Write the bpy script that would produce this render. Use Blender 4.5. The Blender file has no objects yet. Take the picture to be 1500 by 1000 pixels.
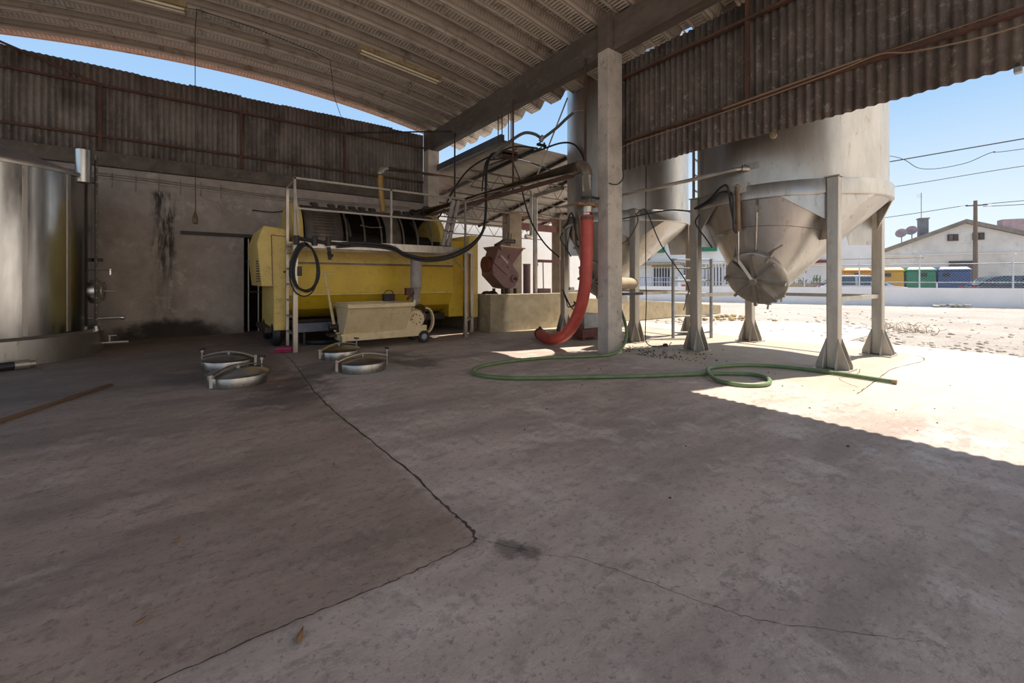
import bpy, bmesh, math, random
from mathutils import Vector, Matrix
random.seed(7)
PI = math.pi
COL = bpy.context.scene.collection
sc = bpy.context.scene

# ------------------------------------------------------------------ mesh builder
def V(*a): return Vector(a)
def frame(d, up=None):
    d = Vector(d).normalized()
    u = Vector(up) if up is not None else (Vector((0, 0, 1)) if abs(d.z) < 0.9 else Vector((1, 0, 0)))
    s = d.cross(u)
    if s.length < 1e-6: s = d.orthogonal()
    s.normalize(); t = s.cross(d).normalized()
    return d, s, t
def spline(pts, k=8, closed=False):
    P = [Vector(p) for p in pts]; n = len(P); out = []
    rng = n if closed else n - 1
    for i in range(rng):
        if closed: a, b, c, d = P[(i-1) % n], P[i], P[(i+1) % n], P[(i+2) % n]
        else: a, b, c, d = P[max(i-1, 0)], P[i], P[i+1], P[min(i+2, n-1)]
        for j in range(k):
            t = j / k
            out.append(0.5*((2*b)+(c-a)*t+(2*a-5*b+4*c-d)*t*t+(3*b-a-3*c+d)*t**3))
    if not closed: out.append(P[-1])
    return out
class MB:
    def __init__(self): self.v = []; self.f = []
    def add(self, vs, fs):
        o = len(self.v); self.v += [Vector(p) for p in vs]; self.f += [[o+i for i in q] for q in fs]; return self
    def box(self, x0, x1, y0, y1, z0, z1):
        p = [(x, y, z) for z in (z0, z1) for y in (y0, y1) for x in (x0, x1)]
        return self.add(p, [(0,2,3,1),(4,5,7,6),(0,1,5,4),(2,6,7,3),(0,4,6,2),(1,3,7,5)])
    def beam(self, p, q, w, h, up=None):
        p, q = Vector(p), Vector(q); d, s, t = frame(q-p, up)
        vs = [c + s*a*w/2 + t*b*h/2 for c in (p, q) for b in (-1, 1) for a in (-1, 1)]
        return self.add(vs, [(0,2,3,1),(4,5,7,6),(0,1,5,4),(2,6,7,3),(0,4,6,2),(1,3,7,5)])
    def cyl(self, p, q, r, r2=None, n=20, cap=True):
        p, q = Vector(p), Vector(q); r2 = r if r2 is None else r2
        d, s, t = frame(q-p)
        vs = [c + (s*math.cos(2*PI*i/n) + t*math.sin(2*PI*i/n))*rr for c, rr in ((p, r), (q, r2)) for i in range(n)]
        fs = [(i, (i+1) % n, n+(i+1) % n, n+i) for i in range(n)]
        if cap: fs += [list(range(n))[::-1], list(range(n, 2*n))]
        return self.add(vs, fs)
    def tube(self, pts, r, n=10, smooth=0, closed=False):
        P = spline(pts, smooth, closed) if smooth else [Vector(p) for p in pts]
        m = len(P); vs = []; s = None
        for i in range(m):
            if closed: d = (P[(i+1) % m]-P[i-1]).normalized()
            else: d = (P[min(i+1, m-1)]-P[max(i-1, 0)]).normalized()
            if s is None: _, s, t = frame(d)
            else:
                s = s - d*s.dot(d)
                if s.length < 1e-6: _, s, t = frame(d)
                s.normalize(); t = d.cross(s)
            rr = r[i] if isinstance(r, (list, tuple)) else r
            vs += [P[i] + (s*math.cos(2*PI*j/n)+t*math.sin(2*PI*j/n))*rr for j in range(n)]
        fs = []
        for i in range(m if closed else m-1):
            k = (i+1) % m
            fs += [(i*n+j, i*n+(j+1) % n, k*n+(j+1) % n, k*n+j) for j in range(n)]
        if not closed: fs += [list(range(n))[::-1], list(range((m-1)*n, m*n))]
        return self.add(vs, fs)
    def loft(self, rings, cap0=False, cap1=False, closed=True):
        n = len(rings[0]); vs = [p for r in rings for p in r]; fs = []
        for i in range(len(rings)-1):
            for j in range(n if closed else n-1):
                fs.append((i*n+j, i*n+(j+1) % n, (i+1)*n+(j+1) % n, (i+1)*n+j))
        if cap0: fs.append(list(range(n))[::-1])
        if cap1: fs.append(list(range((len(rings)-1)*n, len(rings)*n)))
        return self.add(vs, fs)
    def lathe(self, prof, c=(0, 0, 0), ax=(0, 0, 1), n=32):
        d, s, t = frame(ax); c = Vector(c)
        rings = [[c + d*z + (s*math.cos(2*PI*i/n)+t*math.sin(2*PI*i/n))*max(r, 1e-4) for i in range(n)] for r, z in prof]
        return self.loft(rings)
    def prism(self, poly, o, u, v, w):
        o, u, v, w = map(Vector, (o, u, v, w)); n = len(poly)
        a = [o + u*p[0] + v*p[1] for p in poly]; b = [p + w for p in a]
        return self.add(a+b, [list(range(n))[::-1], list(range(n, 2*n))] + [(i, (i+1) % n, n+(i+1) % n, n+i) for i in range(n)])
    def plate(self, pts, th):
        P = [Vector(p) for p in pts]; nrm = (P[1]-P[0]).cross(P[2]-P[0]).normalized()*th
        n = len(P); a = [p-nrm/2 for p in P]; b = [p+nrm/2 for p in P]
        return self.add(a+b, [list(range(n))[::-1], list(range(n, 2*n))] + [(i, (i+1) % n, n+(i+1) % n, n+i) for i in range(n)])
    def build(self, name, mat, parent=None, bevel=0, solid=0, flat=False, ang=35):
        me = bpy.data.meshes.new(name)
        org = WORLD.get(parent.name, Vector((0, 0, 0))) if parent else Vector((0, 0, 0))
        if parent is None and self.org is not None: org = self.org
        me.from_pydata([p-org for p in self.v], [], self.f); me.validate(); me.update()
        bm = bmesh.new(); bm.from_mesh(me); bmesh.ops.recalc_face_normals(bm, faces=bm.faces); bm.to_mesh(me); bm.free()
        if not flat:
            me.shade_smooth()
            me.set_sharp_from_angle(angle=math.radians(ang))
        me.materials.append(mat)
        o = bpy.data.objects.new(name, me); COL.objects.link(o)
        WORLD[o.name] = org
        if parent is not None: o.parent = parent
        else: o.location = org
        if bevel:
            b = o.modifiers.new('bevel', 'BEVEL'); b.width = bevel; b.segments = 2; b.limit_method = 'ANGLE'; b.harden_normals = False
        if solid:
            b = o.modifiers.new('solid', 'SOLIDIFY'); b.thickness = solid; b.offset = 0
        return o
    org = None
WORLD = {}
def at(mb, loc): mb.org = Vector(loc); return mb
def tag(o, label=None, cat=None, group=None, kind=None):
    if label: o['label'] = label
    if cat: o['category'] = cat
    if group: o['group'] = group
    if kind: o['kind'] = kind
    return o
def thing(name, loc, label, cat, group=None):
    o = bpy.data.objects.new(name, None); o.empty_display_size = .1; COL.objects.link(o); o.location = loc
    WORLD[o.name] = Vector(loc)
    return tag(o, label, cat, group)
def dup(o, dl, label=None, parent=None):
    c = o.copy(); COL.objects.link(c)
    if parent: c.parent = parent
    else: c.location = o.location + Vector(dl)
    if label: c['label'] = label
    WORLD[c.name] = c.location.copy()
    for ch in list(o.children): dup(ch, None, None, c)
    return c

# ------------------------------------------------------------------ materials
class NT:
    def __init__(self, name):
        self.m = bpy.data.materials.new(name); self.m.use_nodes = True; self.t = self.m.node_tree
        self.b = self.t.nodes['Principled BSDF']
    def n(self, typ, **kw):
        x = self.t.nodes.new(typ)
        for k, v in kw.items():
            if k in x.inputs: x.inputs[k].default_value = v
            else: setattr(x, k, v)
        return x
    def l(self, a, b): self.t.links.new(a, b)
    def coord(self, scale=(1, 1, 1), world=False):
        if world: src = self.n('ShaderNodeNewGeometry').outputs['Position']
        else: src = self.n('ShaderNodeTexCoord').outputs['Object']
        mp = self.n('ShaderNodeMapping'); mp.inputs['Scale'].default_value = scale
        self.l(src, mp.inputs['Vector']); return mp.outputs['Vector']
    def noise(self, vec, s, d=5, r=.6):
        x = self.n('ShaderNodeTexNoise'); x.inputs['Scale'].default_value = s; x.inputs['Detail'].default_value = d; x.inputs['Roughness'].default_value = r
        self.l(vec, x.inputs['Vector']); return x.outputs['Fac']
    def ramp(self, fac, stops):
        r = self.n('ShaderNodeValToRGB'); e = r.color_ramp.elements
        while len(e) < len(stops): e.new(.5)
        for el, (p, c) in zip(e, stops):
            el.position = p; el.color = (c[0], c[1], c[2], 1) if not isinstance(c, (int, float)) else (c, c, c, 1)
        self.l(fac, r.inputs['Fac']); return r.outputs['Color']
    def mix(self, fac, a, b, mode='MIX'):
        x = self.n('ShaderNodeMix', data_type='RGBA', blend_type=mode)
        for s, v in ((x.inputs[0], fac), (x.inputs[6], a), (x.inputs[7], b)):
            if isinstance(v, bpy.types.NodeSocket): self.l(v, s)
            elif isinstance(v, (int, float)): s.default_value = v
            else: s.default_value = (v[0], v[1], v[2], 1)
        return x.outputs[2]
    def math(self, op, a, b=0, c=None, clamp=False):
        x = self.n('ShaderNodeMath', operation=op, use_clamp=clamp)
        for s, v in zip(x.inputs, (a, b, c)):
            if v is None: continue
            if isinstance(v, bpy.types.NodeSocket): self.l(v, s)
            else: s.default_value = v
        return x.outputs[0]
    def smooth(self, v, lo, hi):
        x = self.n('ShaderNodeMapRange', interpolation_type='SMOOTHSTEP'); x.inputs[1].default_value = lo; x.inputs[2].default_value = hi
        self.l(v, x.inputs[0]); return x.outputs[0]
    def bump(self, h, st=.2, dist=.02):
        b = self.n('ShaderNodeBump'); b.inputs['Strength'].default_value = st; b.inputs['Distance'].default_value = dist
        self.l(h, b.inputs['Height']); self.l(b.outputs['Normal'], self.b.inputs['Normal'])
    def set(self, col=None, rough=None, metal=None):
        for k, v in (('Base Color', col), ('Roughness', rough), ('Metallic', metal)):
            if v is None: continue
            if isinstance(v, bpy.types.NodeSocket): self.l(v, self.b.inputs[k])
            elif isinstance(v, (tuple, list)): self.b.inputs[k].default_value = (v[0], v[1], v[2], 1)
            else: self.b.inputs[k].default_value = v
        return self.m
def mat(name, a, b=None, c=None, rough=.6, metal=0, s=4, st=(1, 1, 1), bump=.12, bs=40, dirt=.0, dirtcol=(.05, .035, .02), lo=.35, hi=.65, dist=.01):
    """two-tone weathered surface: a / b blended by large noise, c by spots, dirt by fine noise"""
    N = NT(name); v = N.coord(st)
    b = b or tuple(x*.8 for x in a)
    col = N.mix(N.smooth(N.noise(v, s, 6, .65), lo, hi), a, b)
    if c: col = N.mix(N.math('MULTIPLY', N.smooth(N.noise(v, s*3.1, 5, .7), .58, .68), .85), col, c)
    if dirt: col = N.mix(N.math('MULTIPLY', N.smooth(N.noise(v, s*1.7, 8, .75), .5, .72), dirt), col, dirtcol)
    fine = N.noise(v, bs, 4, .6)
    N.bump(fine, bump, dist)
    r = N.math('ADD', N.math('MULTIPLY', fine, .25), rough-.12)
    return N.set(col, r, metal)
M = {}
M['steel'] = mat('stainless_steel', (.60, .58, .55), (.48, .46, .43), rough=.3, metal=1, s=1.2, st=(6, 6, .6), bump=.03, bs=30)
M['steel_dull'] = mat('brushed_steel', (.55, .52, .485), (.46, .432, .40), (.38, .32, .26), rough=.38, metal=.92, s=1.5, st=(3, 3, .8), bump=.04, bs=25)
M['steel_leg'] = mat('leg_steel', (.50, .46, .40), (.40, .36, .31), (.34, .27, .2), rough=.45, metal=.75, s=3, st=(2, 2, .6), bump=.05)
M['alu'] = mat('aluminium', (.47, .42, .36), (.36, .32, .275), rough=.36, metal=.85, s=5, st=(3, 3, .5), bump=.05)
M['alu_paint'] = mat('galvanised_rail', (.38, .34, .30), (.29, .26, .23), rough=.5, metal=.5, s=6, bump=.06)
M['chrome'] = mat('polished_rod', (.8, .8, .8), (.7, .7, .7), rough=.15, metal=1, bump=0)
M['pipe'] = mat('weathered_pipe', (.30, .25, .20), (.20, .15, .11), (.30, .17, .08), rough=.42, metal=.6, s=3, bump=.1)
M['pipe_light'] = mat('steel_pipe', (.55, .50, .44), (.42, .36, .30), rough=.35, metal=.75, s=3, bump=.06)
M['rust'] = mat('rusty_steel', (.13, .06, .04), (.08, .045, .035), (.22, .10, .05), rough=.8, metal=.2, s=6, bump=.25)
M['rust_and_bounce'] = mat('rust_and_bounce_steel', (.34, .18, .08), (.22, .11, .06), rough=.8, metal=.2, s=6, bump=.25)
M['red_steel'] = mat('red_painted_steel', (.19, .06, .05), (.13, .042, .037), rough=.6, s=5, dirt=.4)
M['black'] = mat('black_rubber', (.014, .013, .013), (.022, .02, .02), rough=.55, s=8, bump=.08)
M['darkmetal'] = mat('dark_metal', (.035, .03, .028), (.055, .045, .04), rough=.55, metal=.4, s=6)
M['grey_hose'] = mat('grey_hose', (.12, .125, .13), (.09, .09, .095), rough=.5, s=6)
M['yellow'] = mat('yellow_paint', (.70, .46, .025), (.62, .39, .02), (.52, .34, .05), rough=.42, s=2, bump=.05, dirt=.35, dirtcol=(.2, .13, .03))
M['yellow_pale'] = mat('pale_yellow_paint', (.74, .54, .16), (.66, .46, .13), (.54, .36, .12), rough=.5, s=3, bump=.06, dirt=.5, dirtcol=(.2, .12, .05))
M['cream'] = mat('cream_paint', (.72, .57, .34), (.64, .49, .28), (.5, .34, .18), rough=.5, s=4, bump=.05, dirt=.3, dirtcol=(.22, .14, .07))
M['mauve'] = mat('mauve_paint', (.29, .165, .16), (.24, .135, .135), (.2, .11, .10), rough=.6, s=4, bump=.08, dirt=.4)
M['red_hose'] = mat('red_hose', (.50, .075, .05), (.40, .055, .04), rough=.5, s=5, bump=.05)
M['green_hose'] = mat('green_hose', (.15, .22, .09), (.11, .17, .07), rough=.45, s=8, bump=.04)
M['amber_hose'] = mat('amber_hose', (.42, .25, .05), (.34, .19, .04), rough=.4, s=5, bump=.04)
M['magenta'] = mat('magenta_plastic', (.45, .015, .10), (.36, .012, .09), rough=.4, s=5, bump=.03)
M['wood'] = mat('grimy_wood', (.16, .10, .06), (.10, .06, .04), rough=.8, s=4, st=(1, 1, 6), bump=.2)
M['wood_pole'] = mat('pole_wood', (.22, .16, .11), (.16, .11, .08), rough=.8, s=4, st=(4, 4, .4), bump=.2)
M['drum_dark'] = mat('drum_interior', (.02, .015, .012), (.035, .025, .02), rough=.8, metal=.2, s=5)
M['drum'] = mat('drum_steel', (.20, .16, .13), (.13, .10, .08), (.22, .12, .06), rough=.5, metal=.6, s=4, bump=.12)
M['concrete'] = mat('grey_concrete', (.54, .475, .41), (.41, .355, .305), (.29, .25, .215), rough=.85, s=2.2, bump=.3, bs=45, dirt=.35, dirtcol=(.1, .085, .07))
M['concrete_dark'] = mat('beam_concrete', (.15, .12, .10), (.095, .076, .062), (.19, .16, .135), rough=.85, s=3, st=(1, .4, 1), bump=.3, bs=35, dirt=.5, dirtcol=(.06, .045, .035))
M['plaster_yellow'] = mat('stained_render', (.42, .34, .22), (.33, .26, .16), (.26, .2, .13), rough=.85, s=2.4, bump=.25, dirt=.5, dirtcol=(.15, .12, .07))
M['white_wall'] = mat('white_render', (.80, .78, .76), (.74, .72, .70), rough=.85, s=.8, bump=.1, dirt=.12, dirtcol=(.4, .38, .36))
M['old_wall'] = mat('weathered_white_render', (.72, .68, .63), (.60, .56, .51), rough=.85, s=.5, bump=.1, dirt=.5, dirtcol=(.3, .28, .26))
M['tile'] = mat('terracotta_tile', (.50, .24, .15), (.42, .19, .12), (.33, .17, .12), rough=.8, s=4, bump=.3)
M['rooftile'] = mat('grey_brown_tile', (.28, .24, .2), (.2, .17, .15), rough=.85, s=2, bump=.3)
M['green_awning'] = mat('green_shutter', (.015, .16, .09), (.01, .12, .07), rough=.6, s=3)
M['glass_dark'] = mat('dark_window', (.03, .035, .045), (.05, .055, .065), rough=.12, s=2, bump=0)
M['shutter'] = mat('brown_shutter', (.07, .05, .045), (.09, .065, .06), rough=.6, s=6)
M['white_metal'] = mat('white_painted_metal', (.62, .62, .64), (.56, .56, .58), rough=.5, s=4, bump=.03)
M['blue_rail'] = mat('blue_grey_metal', (.30, .33, .42), (.26, .29, .37), rough=.5, s=4, bump=.03)
M['grey_galv'] = mat('galvanised_tube', (.36, .37, .38), (.28, .29, .30), rough=.5, metal=.4, s=6, bump=.05)
M['bin_y'] = mat('yellow_bin_plastic', (.62, .33, .01), (.55, .28, .01), rough=.45, s=2, bump=.02)
M['bin_o'] = mat('orange_bin_plastic', (.60, .26, .01), (.52, .22, .01), rough=.45, s=2, bump=.02)
M['bin_g'] = mat('green_bin_plastic', (.012, .20, .09), (.01, .17, .075), rough=.45, s=2, bump=.02)
M['bin_b'] = mat('blue_bin_plastic', (.04, .085, .22), (.035, .07, .19), rough=.45, s=2, bump=.02)
M['car_white'] = mat('white_car_paint', (.62, .60, .63), (.60, .58, .61), rough=.25, s=1, bump=0)
M['car_grey'] = mat('dark_car_paint', (.06, .065, .09), (.05, .055, .08), rough=.25, s=1, bump=0)
M['car_glass'] = mat('car_glass', (.06, .09, .11), (.05, .08, .10), rough=.08, s=1, bump=0)
M['red_lens'] = mat('red_lens', (.5, .03, .02), rough=.3, bump=0)
M['wire'] = mat('cable', (.02, .018, .016), (.03, .026, .022), rough=.6, bump=0)
M['wire_tan'] = mat('tan_cable', (.24, .16, .1), (.24, .16, .1), rough=.6, bump=0)
M['stone'] = mat('rubble_stone', (.42, .38, .33), (.30, .26, .22), rough=.9, s=8, bump=.3)
M['dark_crumb'] = mat('dark_crumb', (.06, .045, .035), (.1, .08, .06), rough=.9, s=9)
M['leaf'] = mat('dry_leaf', (.25, .13, .06), (.18, .09, .04), rough=.7, s=20)
M['straw'] = mat('dry_weed', (.36, .27, .13), (.3, .2, .1), rough=.9, s=6)
M['green_plant'] = mat('cactus_leaf', (.13, .17, .07), (.17, .2, .09), rough=.7, s=6)
M['tube_grey'] = mat('grey_pvc', (.34, .30, .27), (.26, .22, .2), rough=.6, s=4, dirt=.5)
M['lamp_body'] = mat('dirty_lamp_housing', (.36, .28, .16), (.27, .2, .11), (.16, .1, .05), rough=.7, s=5, bump=.15, dirt=.7)
M['lamp_tube'] = mat('lamp_tube', (.75, .68, .52), (.7, .62, .46), rough=.3, s=4, bump=0)
M['tarp'] = mat('tan_sack', (.42, .33, .22), (.34, .26, .17), rough=.8, s=4, bump=.2)

def corr_mat(name, lo_, hi_):
    N = NT(name); v = N.coord((1.2, 1.2, .35), True)
    v2 = N.coord((1, 1, 1), True)
    a = N.mix(N.smooth(N.noise(v, 3, 7, .7), .3, .7), lo_, hi_)
    a = N.mix(N.math('MULTIPLY', N.smooth(N.noise(v2, 9, 8, .8), .52, .66), .7), a, (.31, .26, .215))
    a = N.mix(N.math('MULTIPLY', N.smooth(N.noise(v2, 1.3, 5, .6), .5, .7), .6), a, (.05, .036, .03))
    N.bump(N.noise(v2, 60, 4), .3, .01)
    return N.set(a, .9, 0)
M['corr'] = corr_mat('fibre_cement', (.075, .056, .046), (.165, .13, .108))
M['corr_back'] = corr_mat('brightened_fibre_cement', (.12, .098, .088), (.27, .23, .21))  # lighter copy of the same sheeting, makes up for weak light at the back
def roof_mat():
    N = NT('vault_steel'); v = N.coord((.35, 1.5, 1), True); w = N.coord((1, 1, 1), True)
    a = N.mix(N.smooth(N.noise(v, 2.2, 6, .65), .3, .7), (.58, .495, .415), (.45, .38, .315))
    a = N.mix(N.math('MULTIPLY', N.smooth(N.noise(w, 3.2, 8, .75), .52, .68), .75), a, (.15, .11, .08))
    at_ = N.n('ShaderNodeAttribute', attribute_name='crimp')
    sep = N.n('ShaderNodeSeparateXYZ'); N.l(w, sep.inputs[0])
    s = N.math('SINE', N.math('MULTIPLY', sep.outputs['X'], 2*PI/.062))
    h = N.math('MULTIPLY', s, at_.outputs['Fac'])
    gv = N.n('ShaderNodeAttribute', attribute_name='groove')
    a = N.mix(N.math('MULTIPLY', gv.outputs['Fac'], N.math('ADD', .35, N.math('MULTIPLY', N.noise(v, 4, 6, .7), .6))), a, (.10, .075, .055))  # rib edges darkened by dirt and by painted-in groove shadow
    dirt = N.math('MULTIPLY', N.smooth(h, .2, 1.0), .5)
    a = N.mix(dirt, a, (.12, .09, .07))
    N.bump(h, .9, .012)
    return N.set(a, .62, .15)
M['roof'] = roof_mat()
def wall_mat():
    N = NT('damp_concrete'); v = N.coord((1, 1, 1), True)
    sep = N.n('ShaderNodeSeparateXYZ'); N.l(v, sep.inputs[0]); X, Z = sep.outputs['X'], sep.outputs['Z']
    a = N.mix(N.smooth(N.noise(v, 1.5, 8, .7), .32, .68), (.47, .40, .36), (.33, .28, .25))
    a = N.mix(N.math('MULTIPLY', N.smooth(N.noise(v, 2.7, 8, .75), .54, .66), .6), a, (.58, .52, .48))
    big = N.noise(v, 2.6, 6, .7); fine = N.noise(N.coord((6, 6, .9), True), 1.6, 7, .7)
    # vertical run of black damp stain below the beam
    xo = N.math('ADD', X, N.math('MULTIPLY', N.math('SUBTRACT', big, .5), .35))
    d = N.math('ABSOLUTE', N.math('ADD', xo, .55))
    st = N.math('SUBTRACT', 1, N.smooth(d, .07, .26))
    st = N.math('MULTIPLY', st, N.smooth(fine, .36, .56))
    st = N.math('MULTIPLY', st, N.math('SUBTRACT', 1, N.smooth(Z, 3.0, 3.15)))
    st = N.math('MULTIPLY', st, N.math('ADD', .35, N.math('MULTIPLY', N.smooth(Z, .9, 1.9), .65)))
    a = N.mix(N.math('MULTIPLY', st, .93), a, (.018, .014, .012))
    # near-black patch at the foot of the wall
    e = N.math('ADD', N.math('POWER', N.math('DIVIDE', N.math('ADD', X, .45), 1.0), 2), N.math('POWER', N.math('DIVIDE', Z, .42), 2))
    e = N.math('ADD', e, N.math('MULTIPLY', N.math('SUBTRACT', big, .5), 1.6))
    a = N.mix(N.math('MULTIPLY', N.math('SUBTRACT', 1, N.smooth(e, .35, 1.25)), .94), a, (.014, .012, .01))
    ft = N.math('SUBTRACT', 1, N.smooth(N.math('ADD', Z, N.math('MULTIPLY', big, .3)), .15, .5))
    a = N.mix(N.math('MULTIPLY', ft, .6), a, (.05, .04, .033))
    N.bump(N.noise(v, 30, 6, .7), .35, .015)
    return N.set(a, .9, 0)
M['wall'] = wall_mat()
def floor_mat():
    N = NT('worn_concrete_floor'); v = N.coord((1, 1, 1), True); vs = N.coord((.55, 1.6, 1), True)
    sep = N.n('ShaderNodeSeparateXYZ'); N.l(v, sep.inputs[0]); X, Y = sep.outputs['X'], sep.outputs['Y']
    n1 = N.noise(vs, .9, 8, .68); n2 = N.noise(v, 2.2, 8, .7); n3 = N.noise(v, 9, 8, .75)
    a = N.mix(N.smooth(n1, .33, .67), (.40, .315, .265), (.235, .185, .156))
    a = N.mix(N.math('MULTIPLY', N.smooth(n2, .5, .66), .6), a, (.48, .41, .36))
    a = N.mix(N.math('MULTIPLY', N.smooth(n3, .52, .64), .5), a, (.175, .138, .117))
    a = N.mix(N.math('MULTIPLY', N.smooth(N.noise(v, 30, 5, .75), .55, .63), .55), a, (.12, .098, .086))
    a = N.mix(N.math('MULTIPLY', N.smooth(N.noise(vs, 3.3, 8, .8), .55, .62), .55), a, (.18, .148, .13))
    a = N.mix(N.math('MULTIPLY', N.smooth(N.noise(v, .55, 5, .6), .52, .66), .4), a, (.27, .20, .155))
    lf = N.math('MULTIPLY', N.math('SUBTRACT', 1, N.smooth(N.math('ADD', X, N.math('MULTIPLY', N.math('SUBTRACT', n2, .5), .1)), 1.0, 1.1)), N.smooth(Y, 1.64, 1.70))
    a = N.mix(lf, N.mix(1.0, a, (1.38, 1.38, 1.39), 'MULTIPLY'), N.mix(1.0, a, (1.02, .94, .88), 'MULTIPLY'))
    # wine-stained, wet darker zone towards the back wall and the press
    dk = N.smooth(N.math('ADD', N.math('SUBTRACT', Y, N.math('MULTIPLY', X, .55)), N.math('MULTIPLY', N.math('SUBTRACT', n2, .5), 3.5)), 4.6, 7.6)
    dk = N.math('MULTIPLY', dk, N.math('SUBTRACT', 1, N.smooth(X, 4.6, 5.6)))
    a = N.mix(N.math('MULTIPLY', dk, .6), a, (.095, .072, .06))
    for cx, cy, r in ((.95, 5.55, .55), (.75, 5.0, .6), (1.35, 6.3, .75), (2.6, 5.9, .6), (2.35, 6.7, .7), (1.12, 1.58, .09), (1.2, 1.5, .07), (.2, 6.7, .8)):
        dd = N.math('POWER', N.math('ADD', N.math('POWER', N.math('SUBTRACT', X, cx), 2), N.math('POWER', N.math('SUBTRACT', Y, cy), 2)), .5)
        dd = N.math('ADD', N.math('DIVIDE', dd, r), N.math('MULTIPLY', N.math('SUBTRACT', n2 if r > .3 else n3, .5), 2.2 if r > .3 else 3.2))
        a = N.mix(N.math('MULTIPLY', N.math('SUBTRACT', 1, N.smooth(dd, .35, 1.0)), .6), a, (.06, .048, .042))
    # pale new mortar ring around one hatch
    dd = N.math('POWER', N.math('ADD', N.math('POWER', N.math('SUBTRACT', X, 1.9), 2), N.math('POWER', N.math('SUBTRACT', Y, 5.83), 2)), .5)
    dd = N.math('ADD', dd, N.math('MULTIPLY', N.math('SUBTRACT', n2, .5), .25))
    a = N.mix(N.math('MULTIPLY', N.math('SUBTRACT', 1, N.smooth(dd, .44, .5)), .7), a, (.40, .38, .35))
    # tan pad under the silos, pale apron outside
    pad = N.math('MULTIPLY', N.smooth(X, 5.62, 5.68), N.math('SUBTRACT', 1, N.smooth(X, 9.36, 9.4)))
    pad = N.math('MULTIPLY', pad, N.smooth(N.math('SUBTRACT', Y, N.math('MULTIPLY', X, .08)), 1.06, 1.1))
    tan = N.mix(N.smooth(n2, .35, .65), (.47, .385, .29), (.38, .30, .225))
    pale = N.mix(N.smooth(n2, .35, .65), (.50, .45, .39), (.42, .37, .315))
    pale = N.mix(N.math('MULTIPLY', N.smooth(n3, .52, .66), .5), pale, (.40, .33, .26))
    out = N.smooth(X, 4.9, 6.2)
    a = N.mix(out, a, pale)
    a = N.mix(N.math('MULTIPLY', pad, .85), a, tan)
    h = N.math('ADD', N.math('MULTIPLY', N.noise(v, 38, 6, .7), .6), N.math('MULTIPLY', n3, .8))
    N.bump(h, .45, .02)
    r = N.math('SUBTRACT', .8, N.math('MULTIPLY', N.smooth(n2, .45, .7), .3))
    return N.set(a, r, 0)
M['floor'] = floor_mat()
def gravel_mat():
    N = NT('gravel_yard'); v = N.coord((1, 1, 1), True)
    vo = N.n('ShaderNodeTexVoronoi'); vo.inputs['Scale'].default_value = 9; N.l(v, vo.inputs['Vector'])
    a = N.mix(N.smooth(N.noise(v, .7, 8, .7), .35, .65), (.48, .425, .37), (.39, .335, .29))
    a = N.mix(N.math('MULTIPLY', vo.outputs['Color'], .35) if False else N.math('MULTIPLY', N.smooth(N.noise(v, 14, 6, .8), .5, .62), .6), a, (.21, .165, .13))
    a = N.mix(N.math('MULTIPLY', N.smooth(N.noise(v, .35, 6, .7), .52, .6), .75), a, (.50, .45, .40))
    N.bump(N.noise(v, 22, 8, .8), .8, .05)
    return N.set(a, .95, 0)
M['gravel'] = gravel_mat()

# ------------------------------------------------------------------ the setting
def struct(o, label=None):
    o['kind'] = 'structure'
    if label: o['label'] = label
    return o
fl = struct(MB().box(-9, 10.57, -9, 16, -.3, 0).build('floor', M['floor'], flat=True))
ck = MB()
def strip(mb, pts, w0, w1, z=.0012, jit=.006, k=14):
    P = spline(pts, k); L, R_ = [], []
    for i, p in enumerate(P):
        d = (P[min(i+1, len(P)-1)]-P[max(i-1, 0)]).normalized(); s = Vector((-d.y, d.x, 0))
        c = p + s*random.uniform(-jit, jit); w = random.uniform(w0, w1)
        L.append(c+s*w+V(0, 0, z)); R_.append(c-s*w+V(0, 0, z))
    n = len(P); mb.add(L+R_, [(i, i+1, n+i+1, n+i) for i in range(n-1)])
strip(ck, [(1.15, 7.8, 0), (1.15, 7.05, 0), (1.03, 5.0, 0), (1.03, 3.97, 0), (1.08, 2.6, 0), (1.07, 2.08, 0), (1.07, 1.8, 0), (1.03, 1.7, 0)], .003, .010)
strip(ck, [(1.03, 1.7, 0), (.67, 1.675, 0), (.39, 1.677, 0), (.13, 1.68, 0), (-.4, 1.65, 0), (-1.2, 1.66, 0)], .0012, .0035)
strip(ck, [(1.05, 1.72, 0), (1.25, 1.42, 0), (1.355, 1.306, 0), (1.5, .95, 0), (1.592, .738, 0), (1.75, .56, 0), (1.95, .35, 0)], .0004, .0014)
strip(ck, [(5.68, 4.6, 0), (5.9, 4.25, 0), (6.3, 3.7, 0), (6.6, 3.2, 0)], .002, .006, jit=.01)
strip(ck, [(6.0, 1.62, 0), (6.35, 1.9, 0), (6.8, 1.85, 0), (7.3, 1.95, 0)], .002, .005)
strip(ck, [(5.66, 1.53, 0), (7.5, 1.68, 0), (9.39, 1.83, 0), (9.39, 4.5, 0), (9.39, 8, 0)], .003, .008, jit=.006)
ck.build('floor_joint', mat('joint_dirt', (.05, .038, .03), (.075, .058, .047), rough=.9, s=12), fl, flat=True)
struct(MB().box(10.57, 90, -60, 60, -.3, -.015).add([], []).build('ground_yard', M['gravel'], flat=True))
struct(MB().box(-60, 10.57, 16, 60, -.3, -.016).build('ground_back', M['gravel'], flat=True))
struct(MB().box(-60, -9, -60, 16, -.3, -.016).build('ground_side', M['gravel'], flat=True))
struct(MB().box(-9, 10.57, -60, -9, -.3, -.016).build('ground_front', M['gravel'], flat=True))
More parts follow.
